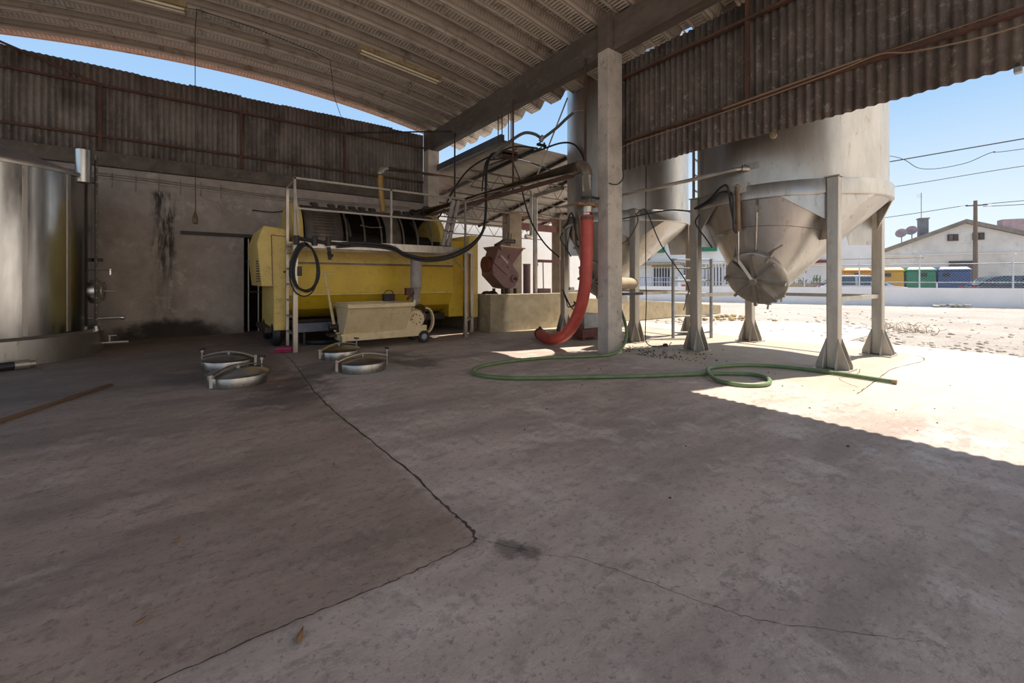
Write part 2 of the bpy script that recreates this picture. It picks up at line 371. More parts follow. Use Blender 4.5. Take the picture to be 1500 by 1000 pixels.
pt = MB().prism([(10.57, 4.0), (10.6, 3.0), (12.2, 3.05), (13.7, 2.95), (14.3, 3.8), (14.1, 5.6), (13.2, 6.3), (10.57, 6.6)], (0, 0, -.02), (1, 0, 0), (0, 1, 0), (0, 0, .022))
struct(pt.build('ground_patch', mat('pale_concrete_patch', (.56, .51, .45), (.48, .43, .38), rough=.9, s=1.5, bump=.2), flat=True))

YW = 11.7
w = MB()
w.box(-6.5, .88, YW, YW+.22, 0, 3.52).box(.88, 2.3, YW, YW+.22, 2.2, 3.52).box(2.3, 5.36, YW, YW+.22, 0, 3.52)
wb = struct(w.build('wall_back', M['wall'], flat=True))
lb = MB().box(-6.5, 5.36, YW-.1, YW+.24, 3.46, 3.74)
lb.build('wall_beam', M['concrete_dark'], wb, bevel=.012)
# dark doorway with steel bars
d1 = struct(MB().box(.9, 2.28, YW+.22, YW+1.2, 0, .02).box(.9, 2.28, YW+1.2, YW+1.25, 0, 2.2).box(.86, .9, YW+.22, YW+1.25, 0, 2.2).box(2.28, 2.32, YW+.22, YW+1.25, 0, 2.2).box(.86, 2.32, YW+.22, YW+1.25, 2.2, 2.24).build('door_1', M['drum_dark'], flat=True))
for i in range(6):
    x = .98 + i*.2
    MB().cyl((x, YW+.06, .02), (x, YW+.06, 2.18), .018, n=8).build('bar', M['steel_leg'], d1)
b = MB().box(.92, 2.26, YW+.045, YW+.075, .92, .96).box(.92, 2.26, YW+.045, YW+.075, 1.62, 1.66); b.build('crossbar', M['darkmetal'], d1)
# sliding-door track
MBt = MB().box(-.28, 2.4, YW-.07, YW-.005, 2.2, 2.27)
tag(at(MBt, (.5, YW-.03, 2.2)).build('door_track', M['darkmetal']), 'black steel sliding door track fixed across the concrete wall', 'track')

# corrugated cladding sheets above the wall
def corr_x(x0, x1, y, z0, z1, pitch, amp, jag=.0, n=10):
    mb = MB(); cnt = int((x1-x0)/pitch*n); a, bt = [], []
    for i in range(cnt+1):
        x = x0 + (x1-x0)*i/cnt; yy = y + amp*math.sin(2*PI*x/pitch)
        a.append(V(x, yy, z1)); bt.append(V(x, yy, z0))
    k = cnt+1; mb.add(a+bt, [(i, i+1, k+i+1, k+i) for i in range(cnt)]); return mb
cl = MB()
xs = [-6.4, -4.6, -3.7, -2.8, -1.9, -1.0, -.1, .8, 1.7, 2.6, 3.5, 4.4, 5.32]
for i in range(len(xs)-1):
    s = corr_x(xs[i]-.03, xs[i+1]+.03, YW+.02+.012*(i % 2), 3.7+random.uniform(-.02, .02), 5.46+random.uniform(-.015, .015), .094, .019)
    cl.add(s.v, s.f)
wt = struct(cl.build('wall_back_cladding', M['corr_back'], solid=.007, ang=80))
fr = thing('cladding_frame', (1, YW-.06, 3.9), 'rusty angle iron frame across the corrugated cladding of the back wall', 'frame')
MB().box(-6.4, 5.35, YW-.075, YW-.03, 5.03, 5.075).build('rail', M['rust'], fr)
MB().box(-6.4, 5.35, YW-.075, YW-.03, 4.03, 4.075).build('rail', M['rust'], fr)
for x in (-1.53, .82, 3.12):
    MB().box(x-.025, x+.025, YW-.08, YW-.025, 3.76, 5.08).build('post', M['rust'], fr)
MB().cyl((-1.53, YW-.08, 5.05), (-4.6, YW-.08, 6.05), .022, n=8).build('brace', M['rust'], fr)
MB().cyl((3.12, YW-.08, 5.04), (5.42, YW-1.6, 5.13), .02, n=8).build('tie_rod', M['black'], fr)
# terracotta roof of the building behind, just above the wall head
tl = MB()
rows = 30
for i in range(rows):
    x0 = -6 + i*.38
    if x0 > 5.2: break
    tl.lathe([(.1, 0), (.11, 4.6)], (x0, YW+.35, 3.68), (0, 1, .12), n=10)
tl.box(-6.2, 5.3, YW+.3, YW+5, 3.5, 3.66)
struct(tl.build('roof_behind', M['tile']), 'terracotta tiled roof behind the corrugated back wall')

# barrel-vault ceiling of deep steel trays
R0, XC, ZC0 = 25.0, .8, 6.13
def arcz(x): return ZC0 - (R0 - math.sqrt(R0*R0 - (x-XC)**2))
ROOF_Y0, ROOF_Y1, PITCH = -1.35, 11.85, .72
prof = [(ROOF_Y1, .04, 0)]  # (dy, dz, crimp)
y = ROOF_Y1-.005
while y > ROOF_Y0:
    prof += [(y, .0, 0), (y-.03, 0, 0), (y-.05, .015, 0), (y-.07, 0, .3), (y-.10, 0, 1), (y-.24, 0, 1), (y-.27, 0, .3), (y-.29, .015, 0), (y-.31, 0, 0), (y-.33, .0, 0),
             (y-.36, .05, 0), (y-.38, .06, .2), (y-.43, .17, .3), (y-.45, .18, 0), (y-.48, .165, 0), (y-.52, .165, 1), (y-.60, .165, 1), (y-.63, .18, 0), (y-.66, .17, .3), (y-.69, .06, .2), (y-.70, .05, 0)]
    y -= PITCH
prof.append((y, 0, 0))
xsr = [-4.2 + (6.62+4.2)*i/56 for i in range(57)]
rf = MB(); crimp = []
for x in xsr:
    sl = -(x-XC)/math.sqrt(R0*R0-(x-XC)**2); nx, nz = -sl/math.hypot(1, sl), 1/math.hypot(1, sl)
    for (yy, dz, c) in prof:
        rf.v.append(V(x+nx*dz, yy, arcz(x)-.17+nz*dz)); crimp.append(c)
np_ = len(prof)
for i in range(len(xsr)-1):
    for j in range(np_-1): rf.f.append([i*np_+j, (i+1)*np_+j, (i+1)*np_+j+1, i*np_+j+1])
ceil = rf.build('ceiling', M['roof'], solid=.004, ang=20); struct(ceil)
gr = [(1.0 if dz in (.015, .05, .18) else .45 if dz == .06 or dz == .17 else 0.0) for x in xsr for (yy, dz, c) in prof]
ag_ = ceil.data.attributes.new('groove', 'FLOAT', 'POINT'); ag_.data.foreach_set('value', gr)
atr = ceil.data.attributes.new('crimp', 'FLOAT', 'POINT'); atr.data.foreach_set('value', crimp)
# edge flashing along the end of the vault; warm bounced light painted as orange
ef = MB()
fl_ring = []
for x in xsr: fl_ring.append([V(x, ROOF_Y1-.02, arcz(x)-.12), V(x, ROOF_Y1+.06, arcz(x)-.12), V(x, ROOF_Y1+.06, arcz(x)+.05), V(x, ROOF_Y1-.02, arcz(x)+.05)])
ef.loft(fl_ring, True, True); ef.build('edge_flashing', M['rust_and_bounce'], ceil)
# left spring beam + columns (out of the picture but carries the vault)
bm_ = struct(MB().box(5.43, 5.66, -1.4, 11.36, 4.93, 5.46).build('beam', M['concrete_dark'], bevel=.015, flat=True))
struct(MB().box(-4.25, -4.0, -1.4, 11.46, 4.9, 5.3).build('beam_left', M['concrete_dark'], flat=True))
def pillar(name, y0, y1, label):
    mb = MB().box(5.31, 5.655, y0, y1, 0, 4.93)
    o = mb.build(name, M['concrete'], bevel=.012); tag(o, label, kind='structure')
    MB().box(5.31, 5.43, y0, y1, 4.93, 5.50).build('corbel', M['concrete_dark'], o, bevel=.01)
    return o
pillar('pillar', 4.66, 4.885, 'pale square concrete pillar in the middle of the open side')
pillar('pillar', 11.3, 11.62, 'concrete pillar at the far corner by the cladding')
for yy in (4.66, -1.3): pass
struct(MB().box(-4.25, -4.0, 4.6, 4.9, 0, 4.9).box(-4.25, -4.0, 11.2, 11.5, 0, 4.9).box(-4.25, -4.0, -1.4, -1.15, 0, 4.9).build('pillar_left', M['concrete'], flat=True))
struct(MB().box(5.31, 5.655, -1.4, -1.15, 0, 4.93).build('pillar_front', M['concrete'], flat=True))
MB().box(5.37, 5.43, 11.36, 11.52, 4.9, 5.4).box(5.43, 5.6, 11.36, 11.38, 4.9, 5.35).build('end_plate', M['rust'], bm_)

# corrugated side cladding on the right
def corr_y(y0, y1, x, z0, z1, pitch, amp, n=10):
    mb = MB(); cnt = int((y1-y0)/pitch*n); a, bt = [], []
    for i in range(cnt+1):
        yy = y0 + (y1-y0)*i/cnt; xx = x + amp*math.sin(2*PI*yy/pitch)
        a.append(V(xx, yy, z1)); bt.append(V(xx, yy, z0))
    k = cnt+1; mb.add(a+bt, [(i, i+1, k+i+1, k+i) for i in range(cnt)]); return mb
cr = MB(); ys = [4.79, 3.75, 2.7, 1.65, 1.12, .3, -.5, -1.4]
for i in range(len(ys)-1):
    s = corr_y(ys[i+1]-.03, ys[i]+(.03 if i else 0), 5.80+.012*(i % 2), 3.06+random.uniform(-.012, .012), 4.85+random.uniform(-.02, .02), .094, .019)
    cr.add(s.v, s.f)
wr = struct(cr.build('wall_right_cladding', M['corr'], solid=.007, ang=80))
f2 = thing('cladding_frame', (5.75, 2, 3.5), 'rusty rails carrying the corrugated side cladding right of the concrete pillar', 'frame')
MB().box(5.70, 5.765, -1.4, 4.95, 4.55, 4.585).build('rail', M['rust'], f2)
MB().box(5.70, 5.765, -1.4, 4.95, 3.495, 3.53).build('rail', M['rust'], f2)
for z_ in (4.53, 3.47): MB().box(5.66, 5.7, 4.7, 4.74, z_, z_+.07).build('bracket', M['rust'], f2)
for yy in (2.7, -.05):
    MB().box(5.71, 5.765, yy-.022, yy+.022, 3.5, 4.83).build('post', M['rust'], f2)
tag(at(MB().tube([(5.685, -1.3, 3.545), (5.685, 1.5, 3.545), (5.69, 3.0, 3.5)], .014, 8), (5.69, 0, 3.5)).build('conduit_pipe', M['wire_tan']), 'thin brown conduit pipe strapped along the rail of the right side cladding', 'pipe')
tag(at(MB().tube([(5.67, 4.75, 3.34), (5.67, 4.55, 3.42), (5.68, 3.6, 3.43), (5.68, 2.6, 3.46), (5.68, 1.75, 3.5), (5.68, 1.35, 3.53), (5.68, 1.1, 3.45), (5.68, .6, 3.38), (5.68, .1, 3.40), (5.68, -1.2, 3.5)], .008, 6, 6), (5.68, 2, 3.4)).build('cable', M['wire_tan']), 'tan cable drooping along the corrugated side cladding under the lower rail', 'cable')
tag(at(MB().tube([(5.68, 4.75, 3.36), (5.70, 4.70, 3.1), (5.665, 4.645, 2.9), (5.55, 4.645, 2.78), (5.42, 4.645, 2.75), (5.315, 4.645, 2.76)], .008, 6, 8), (5.5, 4.65, 2.8)).build('cable', M['wire']), 'dark cable looping round the front of the concrete pillar', 'cable')
fd = thing('floodlight', (5.75, .43, 3.1), 'small grey floodlight hanging under the side cladding at the far right', 'light')
MB().box(5.72, 5.79, .405, .455, 3.0, 3.05).build('housing', M['grey_galv'], fd, bevel=.006)
MB().box(5.75, 5.82, .42, .44, 3.045, 3.09).build('arm', M['darkmetal'], fd)

# ------------------------------------------------------------------ lamps, pendants, cables under the roof
def batten(x0, x1, y, z0, z1, label):
    t = thing('fluorescent_lamp', ((x0+x1)/2, y, (z0+z1)/2), label, 'lamp', 'fluorescent battens on the vault')
    a, b = V(x0, y, z0), V(x1, y, z1)
    MB().beam(a, b, .22, .09).build('housing', M['lamp_body'], t, bevel=.008)
    MB().cyl(a+V(.04, -.05, -.065), b+V(-.04, -.05, -.065), .02, n=10).build('tube', M['lamp_tube'], t)
    MB().cyl(a+V(.04, .05, -.065), b+V(-.04, .05, -.065), .02, n=10).build('tube', M['lamp_tube'], t)
    for p in (a, b):
        s = 1 if p is a else -1
        MB().box(p.x-.015+s*.02, p.x+.015+s*.02, y-.08, y+.08, p.z-.10, p.z-.02).build('end_cap', M['lamp_body'], t)
batten(2.47, 4.17, 8.32, 5.62, 5.47, 'grimy twin-tube fluorescent lamp hanging complete in mid-vault')
batten(-1.75, -.12, 8.75, 5.55, 5.62, 'grimy fluorescent lamp cut by the top edge above the pendant switch')
pn = thing('pendant_switch', (-.02, 9.0, 2.3), 'wooden pull switch hanging on a long black cable before the stained wall', 'switch')
px_, py_ = -.02, 9.4
MB().tube([(-.1, 8.75, 5.62), (0, 8.9, 5.72), (-.02, py_, 5.55), (-.02, py_, 4), (-.015, py_, 2.4)], .006, 6).build('cable', M['wire'], pn)
MB().lathe([(.001, 2.19), (.035, 2.2), (.045, 2.25), (.04, 2.31), (.028, 2.36), (.012, 2.42), (.001, 2.43)], (px_, py_, 0), n=14).build('handle', M['wood'], pn)
tag(at(MB().tube([(0, 8.9, 5.72), (.9, 9.0, 5.74), (1.9, 9.2, 5.72), (2.2, 9.3, 5.70), (2.55, 10.4, 5.42), (3.1, 11.55, 5.12)], .007, 6), (1.9, 9.2, 5.7)).build('cable', M['wire']), 'thin black cable running below the vault from lamp to cladding post', 'cable')
# cables clipped along the wall head
cb = thing('cable_run', (0, YW-.04, 3.2), 'bundle of pale cables clipped along the head of the concrete wall', 'cable')
for k, dz in enumerate((0, .045, .09)):
    MB().tube([(-4, YW-.03, 3.28+dz), (-1.5, YW-.03, 3.24+dz), (0, YW-.03, 3.2+dz), (1.9, YW-.03, 3.14+dz), (4.9, YW-.03, 3.2+dz)], .012, 6, 6).build('wire', M['tube_grey'] if k else M['concrete'], cb)
for i in range(10):
    x = -2.8 + i*.36
    MB().tube([(x, YW-.05, 3.36), (x, YW-.05, 3.05), (x+.02, YW-.05, 3.0)], .009, 6).build('clip', M['concrete'], cb)
tag(at(MB().tube([(1.05, YW-.03, 2.84), (1.1, YW-.1, 2.83), (1.5, YW-.1, 2.83), (1.85, YW-.1, 2.95), (1.98, YW-.08, 3.12), (1.96, YW-.08, 3.3)], .012, 6, 8), (1.5, YW-.1, 2.9)).build('cable', M['wire']), 'black cable sagging on the concrete wall left of the amber hose', 'cable')
tag(at(MB().tube([(.05, YW-.03, 3.1), (.25, YW-.06, 2.98), (.42, YW-.06, 2.95), (.5, YW-.05, 2.75), (.44, YW-.05, 2.7), (.36, YW-.05, 2.9), (.3, YW-.05, 2.72)], .01, 6, 6), (.3, YW-.05, 2.9)).build('cable', M['concrete']), 'loose pale cable ends hanging on the wall right of the black stain', 'cable')

# ------------------------------------------------------------------ big stainless tank on the left
TX, TY = -2.75, 10.15
tk = thing('storage_tank', (TX, TY, 0), 'large upright stainless steel tank cut by the left edge', 'tank')
MB().lathe([(1.36, .36), (1.36, 2.88)], (TX, TY, 0), n=96).build('shell', mat('tank_steel', (.58, .56, .54), (.50, .48, .46), rough=.2, metal=1, s=1.0, st=(2, 2, .4), bump=.012, bs=9, dist=.01), tk)
MB().lathe([(1.375, 2.84), (1.385, 2.88), (1.375, 2.91), (1.3, 2.93), (.3, 3.32), (.001, 3.33)], (TX, TY, 0), n=96).build('lid', M['steel_dull'], tk)
MB().lathe([(1.37, .40), (1.455, .36), (1.455, .0), (1.43, .0)], (TX, TY, 0), n=96).build('skirt', M['steel_dull'], tk)
MB().lathe([(1.363, 1.6), (1.37, 1.605), (1.37, 1.625), (1.363, 1.63)], (TX, TY, 0), n=96).build('weld_seam', M['steel_dull'], tk) if False else None
def tp(ang, r, z): return V(TX+r*math.cos(ang), TY+r*math.sin(ang), z)
ag = math.radians(-11)
g0 = tp(ag, 1.43, .32); g1 = tp(ag, 1.43, 3.28)
MB().beam(g0, g1, .05, .02, (math.cos(ag), math.sin(ag), 0)).build('gauge_rail', M['alu'], tk)
gm = MB().beam(tp(ag-.035, 1.43, .45), tp(ag-.035, 1.43, 3.2), .02, .02); gm.build('gauge_tube', M['black'], tk)
gm = MB()
for i in range(22): gm.box(g0.x-.012, g0.x+.012, g0.y-.045, g0.y-.03, .55+i*.12, .565+i*.12)
tag(gm.build('gauge_scale', M['white_metal'], tk), kind='stuff')
MB().cyl(tp(ag, 1.3, .38), tp(ag, 1.47, .38), .03, n=12).cyl(tp(ag, 1.43, .33), tp(ag, 1.43, .45), .035, n=12).build('gauge_valve', M['steel'], tk)
MB().cyl(tp(math.radians(-20), 1.36, 2.78), tp(math.radians(-20), 1.36, 3.3), .10, n=24).build('vent_pipe', M['steel'], tk)
ah = math.radians(-4)
hw = MB(); c = tp(ah, 1.47, 1.02); rad = V(math.cos(ah), math.sin(ah), 0); tanv = V(-math.sin(ah), math.cos(ah), 0)
hw.tube([c + tanv*.15*math.cos(2*PI*i/20) + V(0, 0, .15*math.sin(2*PI*i/20)) for i in range(20)], .013, 8, closed=True)
for i in range(3):
    a = PI*i/3; q = tanv*.15*math.cos(a)+V(0, 0, .15*math.sin(a)); hw.cyl(c-q, c+q, .009, n=6)
hw.cyl(tp(ah, 1.36, 1.02), tp(ah, 1.64, 1.02), .018, n=10); hw.build('handwheel', M['steel_leg'], tk)
MB().cyl(tp(ah, 1.34, 1.02), tp(ah, 1.42, 1.02), .2, n=28).build('manway', M['steel'], tk)
v1 = MB().cyl(tp(ah, 1.36, .56), tp(ah, 1.75, .56), .022, n=10).cyl(tp(ah, 1.70, .56), tp(ah, 1.74, .56), .038, n=12); v1.build('outlet_valve', M['steel'], tk)
v1 = MB().cyl(tp(ah, 1.4, .14), tp(ah, 1.8, .14), .022, n=10).cyl(tp(ah, 1.55, .14), tp(ah, 1.55, .26), .012, n=8).beam(tp(ah, 1.53, .26), tp(ah, 1.64, .26), .02, .01); v1.build('drain_valve', M['steel_leg'], tk)
MB().box(TX+1.36, TX+1.46, TY-.17, TY-.09, 1.52, 1.58).build('thermometer', M['darkmetal'], tk)
v1 = MB().cyl(tp(ah, 1.36, 1.38), tp(ah, 1.62, 1.38), .012, n=8).beam(tp(ah, 1.56, 1.3), tp(ah, 1.56, 1.40), .02, .02); v1.build('sample_tap', M['steel'], tk)
MB().beam(tp(math.radians(-55), 1.365, .42), tp(math.radians(-55), 1.365, 2.84), .05, .006, (math.cos(math.radians(-55)), math.sin(math.radians(-55)), 0)).build('strap', M['steel_dull'], tk)
MB().beam(tp(math.radians(-32), 1.365, .42), tp(math.radians(-32), 1.365, 2.84), .05, .006, (math.cos(math.radians(-32)), math.sin(math.radians(-32)), 0)).build('strap', M['steel_dull'], tk)
bh = thing('discharge_hose', (-2.1, 8.65, 0), 'short black hose with steel coupling lying at the foot of the big tank', 'hose')
MB().tube([(-2.9, 8.35, .06), (-2.4, 8.48, .06), (-1.98, 8.63, .06)], .055, 12, 6).build('hose', M['black'], bh)
MB().cyl((-1.98, 8.63, .06), (-1.85, 8.68, .06), .065, n=16).cyl((-1.85, 8.68, .06), (-1.80, 8.70, .06), .045, n=14).build('coupling', M['steel_leg'], bh)
rb = MB().beam((-.80, 6.72, .012), (-1.40, 5.40, .012), .05, .02).beam((-.80, 6.66, .018), (-1.42, 5.30, .018), .012, .03)  # raised bar stands in for a brown groove in the floor
tag(at(rb, (-1.1, 6.1, 0)).build('groove_bar', M['wood']), 'grimy brown flat bar standing in for a groove in the floor near the left edge', 'bar')

# ------------------------------------------------------------------ floor hatches
def hatch(x, y, rot, label, mat_lid, hz=.12, up=.0):
    t = thing('tank_hatch', (x, y, 0), label, 'hatch', 'steel hatches of the underground tanks')
    C_, S_ = math.cos(rot), math.sin(rot)
    def L(a, b_, z): return V(x + a*C_ - b_*S_, y + a*S_ + b_*C_, z)
    MB().lathe([(.285, 0), (.285, hz), (.30, hz), (.305, hz-.01), (.295, 0)], (x, y, 0), n=48).build('collar', M['hatch_steel'], t)
    MB().lathe([(.312, hz+.002), (.316, hz+.012), (.30, hz+.022), (.26, hz+.034), (.15, hz+.058), (.06, hz+.07), (.001, hz+.072)], (x, y, 0), n=48).build('lid', mat_lid, t)
    arm = MB(); pts = [L(-.35, 0, hz+.02), L(-.28, 0, hz+.055), L(-.15, 0, hz+.09), (L(0, 0, hz+.105)), L(.15, 0, hz+.09), L(.28, 0, hz+.06), L(.35, 0, hz+.04)]
    P = spline(pts, 5); side = V(-S_, C_, 0)
    rings = []
    for p in P: rings.append([p+side*.024+V(0, 0, .008), p+side*.024-V(0, 0, .008), p-side*.024-V(0, 0, .008), p-side*.024+V(0, 0, .008)])
    arm.loft(rings, True, True); arm.build('clamp_arm', M['hatch_steel'], t)
    MB().cyl(L(0, 0, hz+.05), L(0, 0, hz+.115), .018, n=10).build('pivot', M['hatch_steel'], t)
    MB().beam(L(-.345, 0, 0.03), L(-.345, 0, hz+.05), .035, .03).cyl(L(-.345, -.035, hz+.03), L(-.345, .035, hz+.03), .012, n=8).build('hinge', M['steel_leg'], t)
    s = MB().cyl(L(.345, 0, .04), L(.345, 0, hz+.13), .009, n=8).cyl(L(.345, 0, hz+.1), L(.345, 0, hz+.13), .018, n=8)
    s.build('clamp_bolt', M['steel_leg'], t)
    k = MB().beam(L(.345, -.05, hz+.14), L(.345, .05, hz+.14), .022, .02).cyl(L(.345, 0, hz+.12), L(.345, 0, hz+.15), .016, n=8); k.build('wing_knob', M['black'], t)
    return t
M['lid'] = mat('dull_lid_steel', (.36, .33, .30), (.27, .245, .22), rough=.33, metal=1, s=3, bump=0)
M['hatch_steel'] = mat('hatch_steel', (.42, .39, .36), (.32, .295, .27), rough=.3, metal=1, s=2, bump=0)
hatch(.39, 5.95, math.radians(40), 'front left round steel floor hatch with a bright bluish lid', M['steel'])
hatch(.36, 7.12, math.radians(150), 'dull dark steel floor hatch nearest the stained back wall', M['lid'])
hatch(1.80, 5.86, math.radians(5), 'steel floor hatch set in a ring of pale mortar', M['lid'])
hatch(1.80, 7.06, math.radians(25), 'steel floor hatch just in front of the cream pump cart', M['lid'])

# ------------------------------------------------------------------ yellow wine press
PX0, PX1, PY = 1.45, 4.72, 8.78
pr = thing('wine_press', (3.1, 9.9, 0), 'large yellow horizontal wine press with an open ribbed drum', 'machine')
PB = 11.0
# left housing
hp = [(0.93, 1.10), (.86, 1.88), (.96, 2.18), (1.34, 2.14), (1.34, .30), (1.12, .30), (1.12, 1.10)]
MB().prism(hp, (0, PY, 0), (1, 0, 0), (0, 0, 1), (0, 1.75, 0)).build('drive_housing', M['yellow_pale'], pr, bevel=.015)
pi = MB()
for (a, b_) in (((1.08, 2.02), (1.34, 2.0)), ((1.08, 2.02), (1.10, 1.12))):
    pi.beam((a[0], PY-.003, a[1]), (b_[0], PY-.003, b_[1]), .012, .012)
pi.build('door_trim', M['red_steel'], pr)
vt = MB()
for i in range(9): vt.box(.86, .945, PY+.12, PY+.2, 1.18+i*.045, 1.20+i*.045)
vt.build('vent_grille', M['darkmetal'], pr)
MB().cyl((1.29, PY-.012, 1.36), (1.29, PY, 1.36), .02, n=10).build('lock', M['darkmetal'], pr)
# juice trough body
sec = [(8.92, 1.86), (8.78, 1.56), (8.79, 1.54), (8.77, .96), (8.80, .92), (8.95, .66), (9.25, .5), (9.6, .44), (10.3, .44), (10.7, .6), (11.0, .95), (11.0, 1.8), (10.9, 1.86)]
MB().prism([(p[0], p[1]) for p in sec], (1.34, 0, 0), (0, 1, 0), (0, 0, 1), (3.4, 0, 0)).build('juice_trough', M['yellow'], pr, ang=25)
MB().prism([(8.90, 1.88), (8.755, 1.58), (8.755, 1.55), (8.80, 1.55), (8.94, 1.86)], (1.34, 0, 0), (0, 1, 0), (0, 0, 1), (3.4, 0, 0)).build('splash_panel', M['yellow_pale'], pr)  # paler yellow puts the light caught by this inclined panel into its colour
MB().box(1.34, 4.74, 8.772, 8.80, 1.515, 1.552).build('lip_shadow_strip', M['drum'], pr)  # dark strip stands in for the shadow under the panel lip
MB().box(1.34, 4.74, 8.755, 8.80, .925, .955).build('seam_strip', M['yellow_pale'], pr)
MB().box(1.34, 4.74, 8.86, 11.0, 1.86, 1.9).build('top_deck', M['yellow_pale'], pr)
# right housing
MB().box(4.74, 5.14, 8.98, 11.0, .36, 2.14).build('bearing_housing', M['yellow'], pr, bevel=.01)
MB().box(5.14, 5.38, 8.72, 11.0, .34, 2.26).build('end_cover', M['yellow_pale'], pr, bevel=.015)
MB().box(5.15, 5.36, 8.74, 9.0, 0, .34).build('foot_block', M['wood'], pr)
MB().box(5.15, 5.36, 10.6, 10.9, 0, .34).build('foot_block', M['wood'], pr)
for yy in (8.98, 10.2):
    MB().lathe([(.09, -.07), (.19, -.07), (.215, -.04), (.215, .04), (.19, .07), (.09, .07), (.05, .03)], (1.18, yy, .215), (1, 0, 0), n=28).build('wheel', M['black'], pr)
MB().box(1.0, 1.3, 8.95, 10.4, .25, .34).build('axle_beam', M['darkmetal'], pr)
MB().box(1.35, 4.75, 9.2, 10.7, .3, .44).build('chassis', M['darkmetal'], pr)
# drum
DY, DZ, DR = 9.95, 1.98, .8
def arc(x, r, a0, a1, n=18): return [V(x, DY - r*math.cos(math.radians(a0+(a1-a0)*i/n)), DZ + r*math.sin(math.radians(a0+(a1-a0)*i/n))) for i in range(n+1)]
def shell(x0, x1, r, a0, a1): return MB().loft([arc(x0, r, a0, a1), arc(x1, r, a0, a1)], closed=False)
shell(1.55, 4.75, .74, 80, 360+10).build('drum_back', M['drum_dark'], pr, solid=.01)
shell(1.55, 4.75, DR, 62, 125).build('drum_crown', M['drum'], pr, solid=.015)
MB().cyl((1.5, DY, DZ), (4.75, DY, DZ), .3, n=24).build('drum_core', M['drum_dark'], pr)
MB().lathe([(.3, 0), (.84, 0), (.84, .17), (.3, .17)], (1.5, DY, DZ), (1, 0, 0), n=48).build('end_ring', M['yellow_pale'], pr)
MB().lathe([(.3, 0), (.84, 0), (.84, .14), (.3, .14)], (4.62, DY, DZ), (1, 0, 0), n=48).build('end_ring', M['yellow_pale'], pr)
lp = shell(1.70, 2.42, DR+.005, -15, 66).build('louvre_panel', M['drum'], pr, solid=.012)
sl_ = MB()
for i in range(10):
    a = math.radians(2+i*5); p = V(2.06, DY-(DR+.012)*math.cos(a), DZ+(DR+.012)*math.sin(a))
    sl_.beam(p-V(.2, 0, 0), p+V(.2, 0, 0), .012, .008)
sl_.build('slot', M['drum_dark'], lp)
shell(3.32, 3.66, DR+.002, -15, 66).build('drum_door', M['drum'], pr, solid=.012)
for x in (2.5, 2.86, 3.22, 3.72, 4.05, 4.4):
    MB().tube(arc(x, DR+.005, -20, 120, 20), .022, 8).build('hoop', M['drum'], pr)
MB().tube(arc(2.62, .6, -20, 80, 14), .03, 8).build('inner_hoop', M['drum'], pr)
MB().tube(arc(4.15, .6, -20, 80, 14), .03, 8).build('inner_hoop', M['drum'], pr)
MB().box(1.7, 4.62, DY-DR-.03, DY-DR+.03, 1.92, 1.97).build('door_rail', M['rust'], pr)
for x in (2.05, 2.4, 2.62, 2.84, 3.06, 3.3, 3.9, 4.12, 4.34):
    p = V(x, DY+.05, DZ+DR)
    MB().box(x-.06, x+.06, DY-.02, DY+.1, DZ+DR, DZ+DR+.07).box(x-.09, x+.03, DY-.03, DY+.1, DZ+DR+.05, DZ+DR+.09).build('latch', M['darkmetal'], pr)
for i in range(14):
    x = 2.5+i*.155
    MB().box(x-.03, x+.03, DY-DR-.06, DY-DR-.01, 1.9, 1.96).build('lug', M['drum'], pr)
ch = MB()
P = spline([(2.78, DY-.78, 2.36), (2.98, DY-.8, 2.33), (3.22, DY-.78, 2.35)], 6)
for i, p in enumerate(P): ch.lathe([(.006, -.016), (.014, 0), (.006, .016)], p, (1, 0, .3 if i % 2 else -.3), n=8)
ch.build('chain', M['alu'], pr)
# drain tray under the press
tr = MB().box(1.5, 2.75, 8.62, 9.35, .26, .28).box(1.5, 2.75, 8.60, 8.62, .26, .42).box(1.48, 1.5, 8.6, 9.35, .26, .42).box(2.75, 2.77, 8.6, 9.35, .26, .42)
dt = thing('drain_tray', (2.1, 9, 0), 'shallow grey-blue drain tray under the yellow press', 'tray')
tr.build('pan', mat('tray_steel', (.16, .17, .22), (.11, .115, .15), rough=.5, metal=.3, s=4, dirt=.4), dt)
for x in (1.6, 2.65):
    for yy in (8.7, 9.25): MB().box(x-.02, x+.02, yy-.02, yy+.02, 0, .26).build('leg', M['darkmetal'], dt)
hs = tag(at(MB().tube([(1.62, 8.9, .05), (1.9, 8.6, .05), (2.3, 8.72, .05), (2.6, 9.1, .05), (3.1, 9.3, .05), (3.6, 9.1, .05)], .045, 10, 8), (2.3, 8.8, 0)).build('suction_hose', M['black']), 'black hose lying in the dark under the yellow press', 'hose')

# ------------------------------------------------------------------ access platform
pf = thing('access_platform', (3, 8.2, 0), 'aluminium access platform with railing and ladder in front of the press', 'platform')
MB().box(1.30, 4.62, 7.95, 8.62, 1.80, 1.84).box(1.30, 4.62, 7.94, 7.97, 1.76, 1.9).box(1.30, 4.62, 8.6, 8.63, 1.76, 1.9).build('deck', M['alu'], pf)
ld = MB().box(1.30, 1.37, 7.95, 8.05, 0, 1.8); ld.build('ladder_stile', M['alu'], pf)
MB().box(1.30, 1.345, 8.66, 8.73, .03, 2.88).build('ladder_stile', M['alu'], pf)
for i in range(6):
    MB().beam((1.325, 8.05, .3+i*.28), (1.325, 8.67, .3+i*.28), .035, .03).build('rung', M['alu_paint'], pf)
for x, z0 in ((1.325, 1.8), (2.98, 1.84), (4.6, 1.84)):
    MB().box(x-.018, x+.018, 7.95, 7.985, z0, 2.93).build('railing_post', M['alu_paint'], pf)
MB().beam((1.40, 7.97, 1.84), (1.32, 7.97, 2.93), .028, .028).build('railing_post', M['alu_paint'], pf)
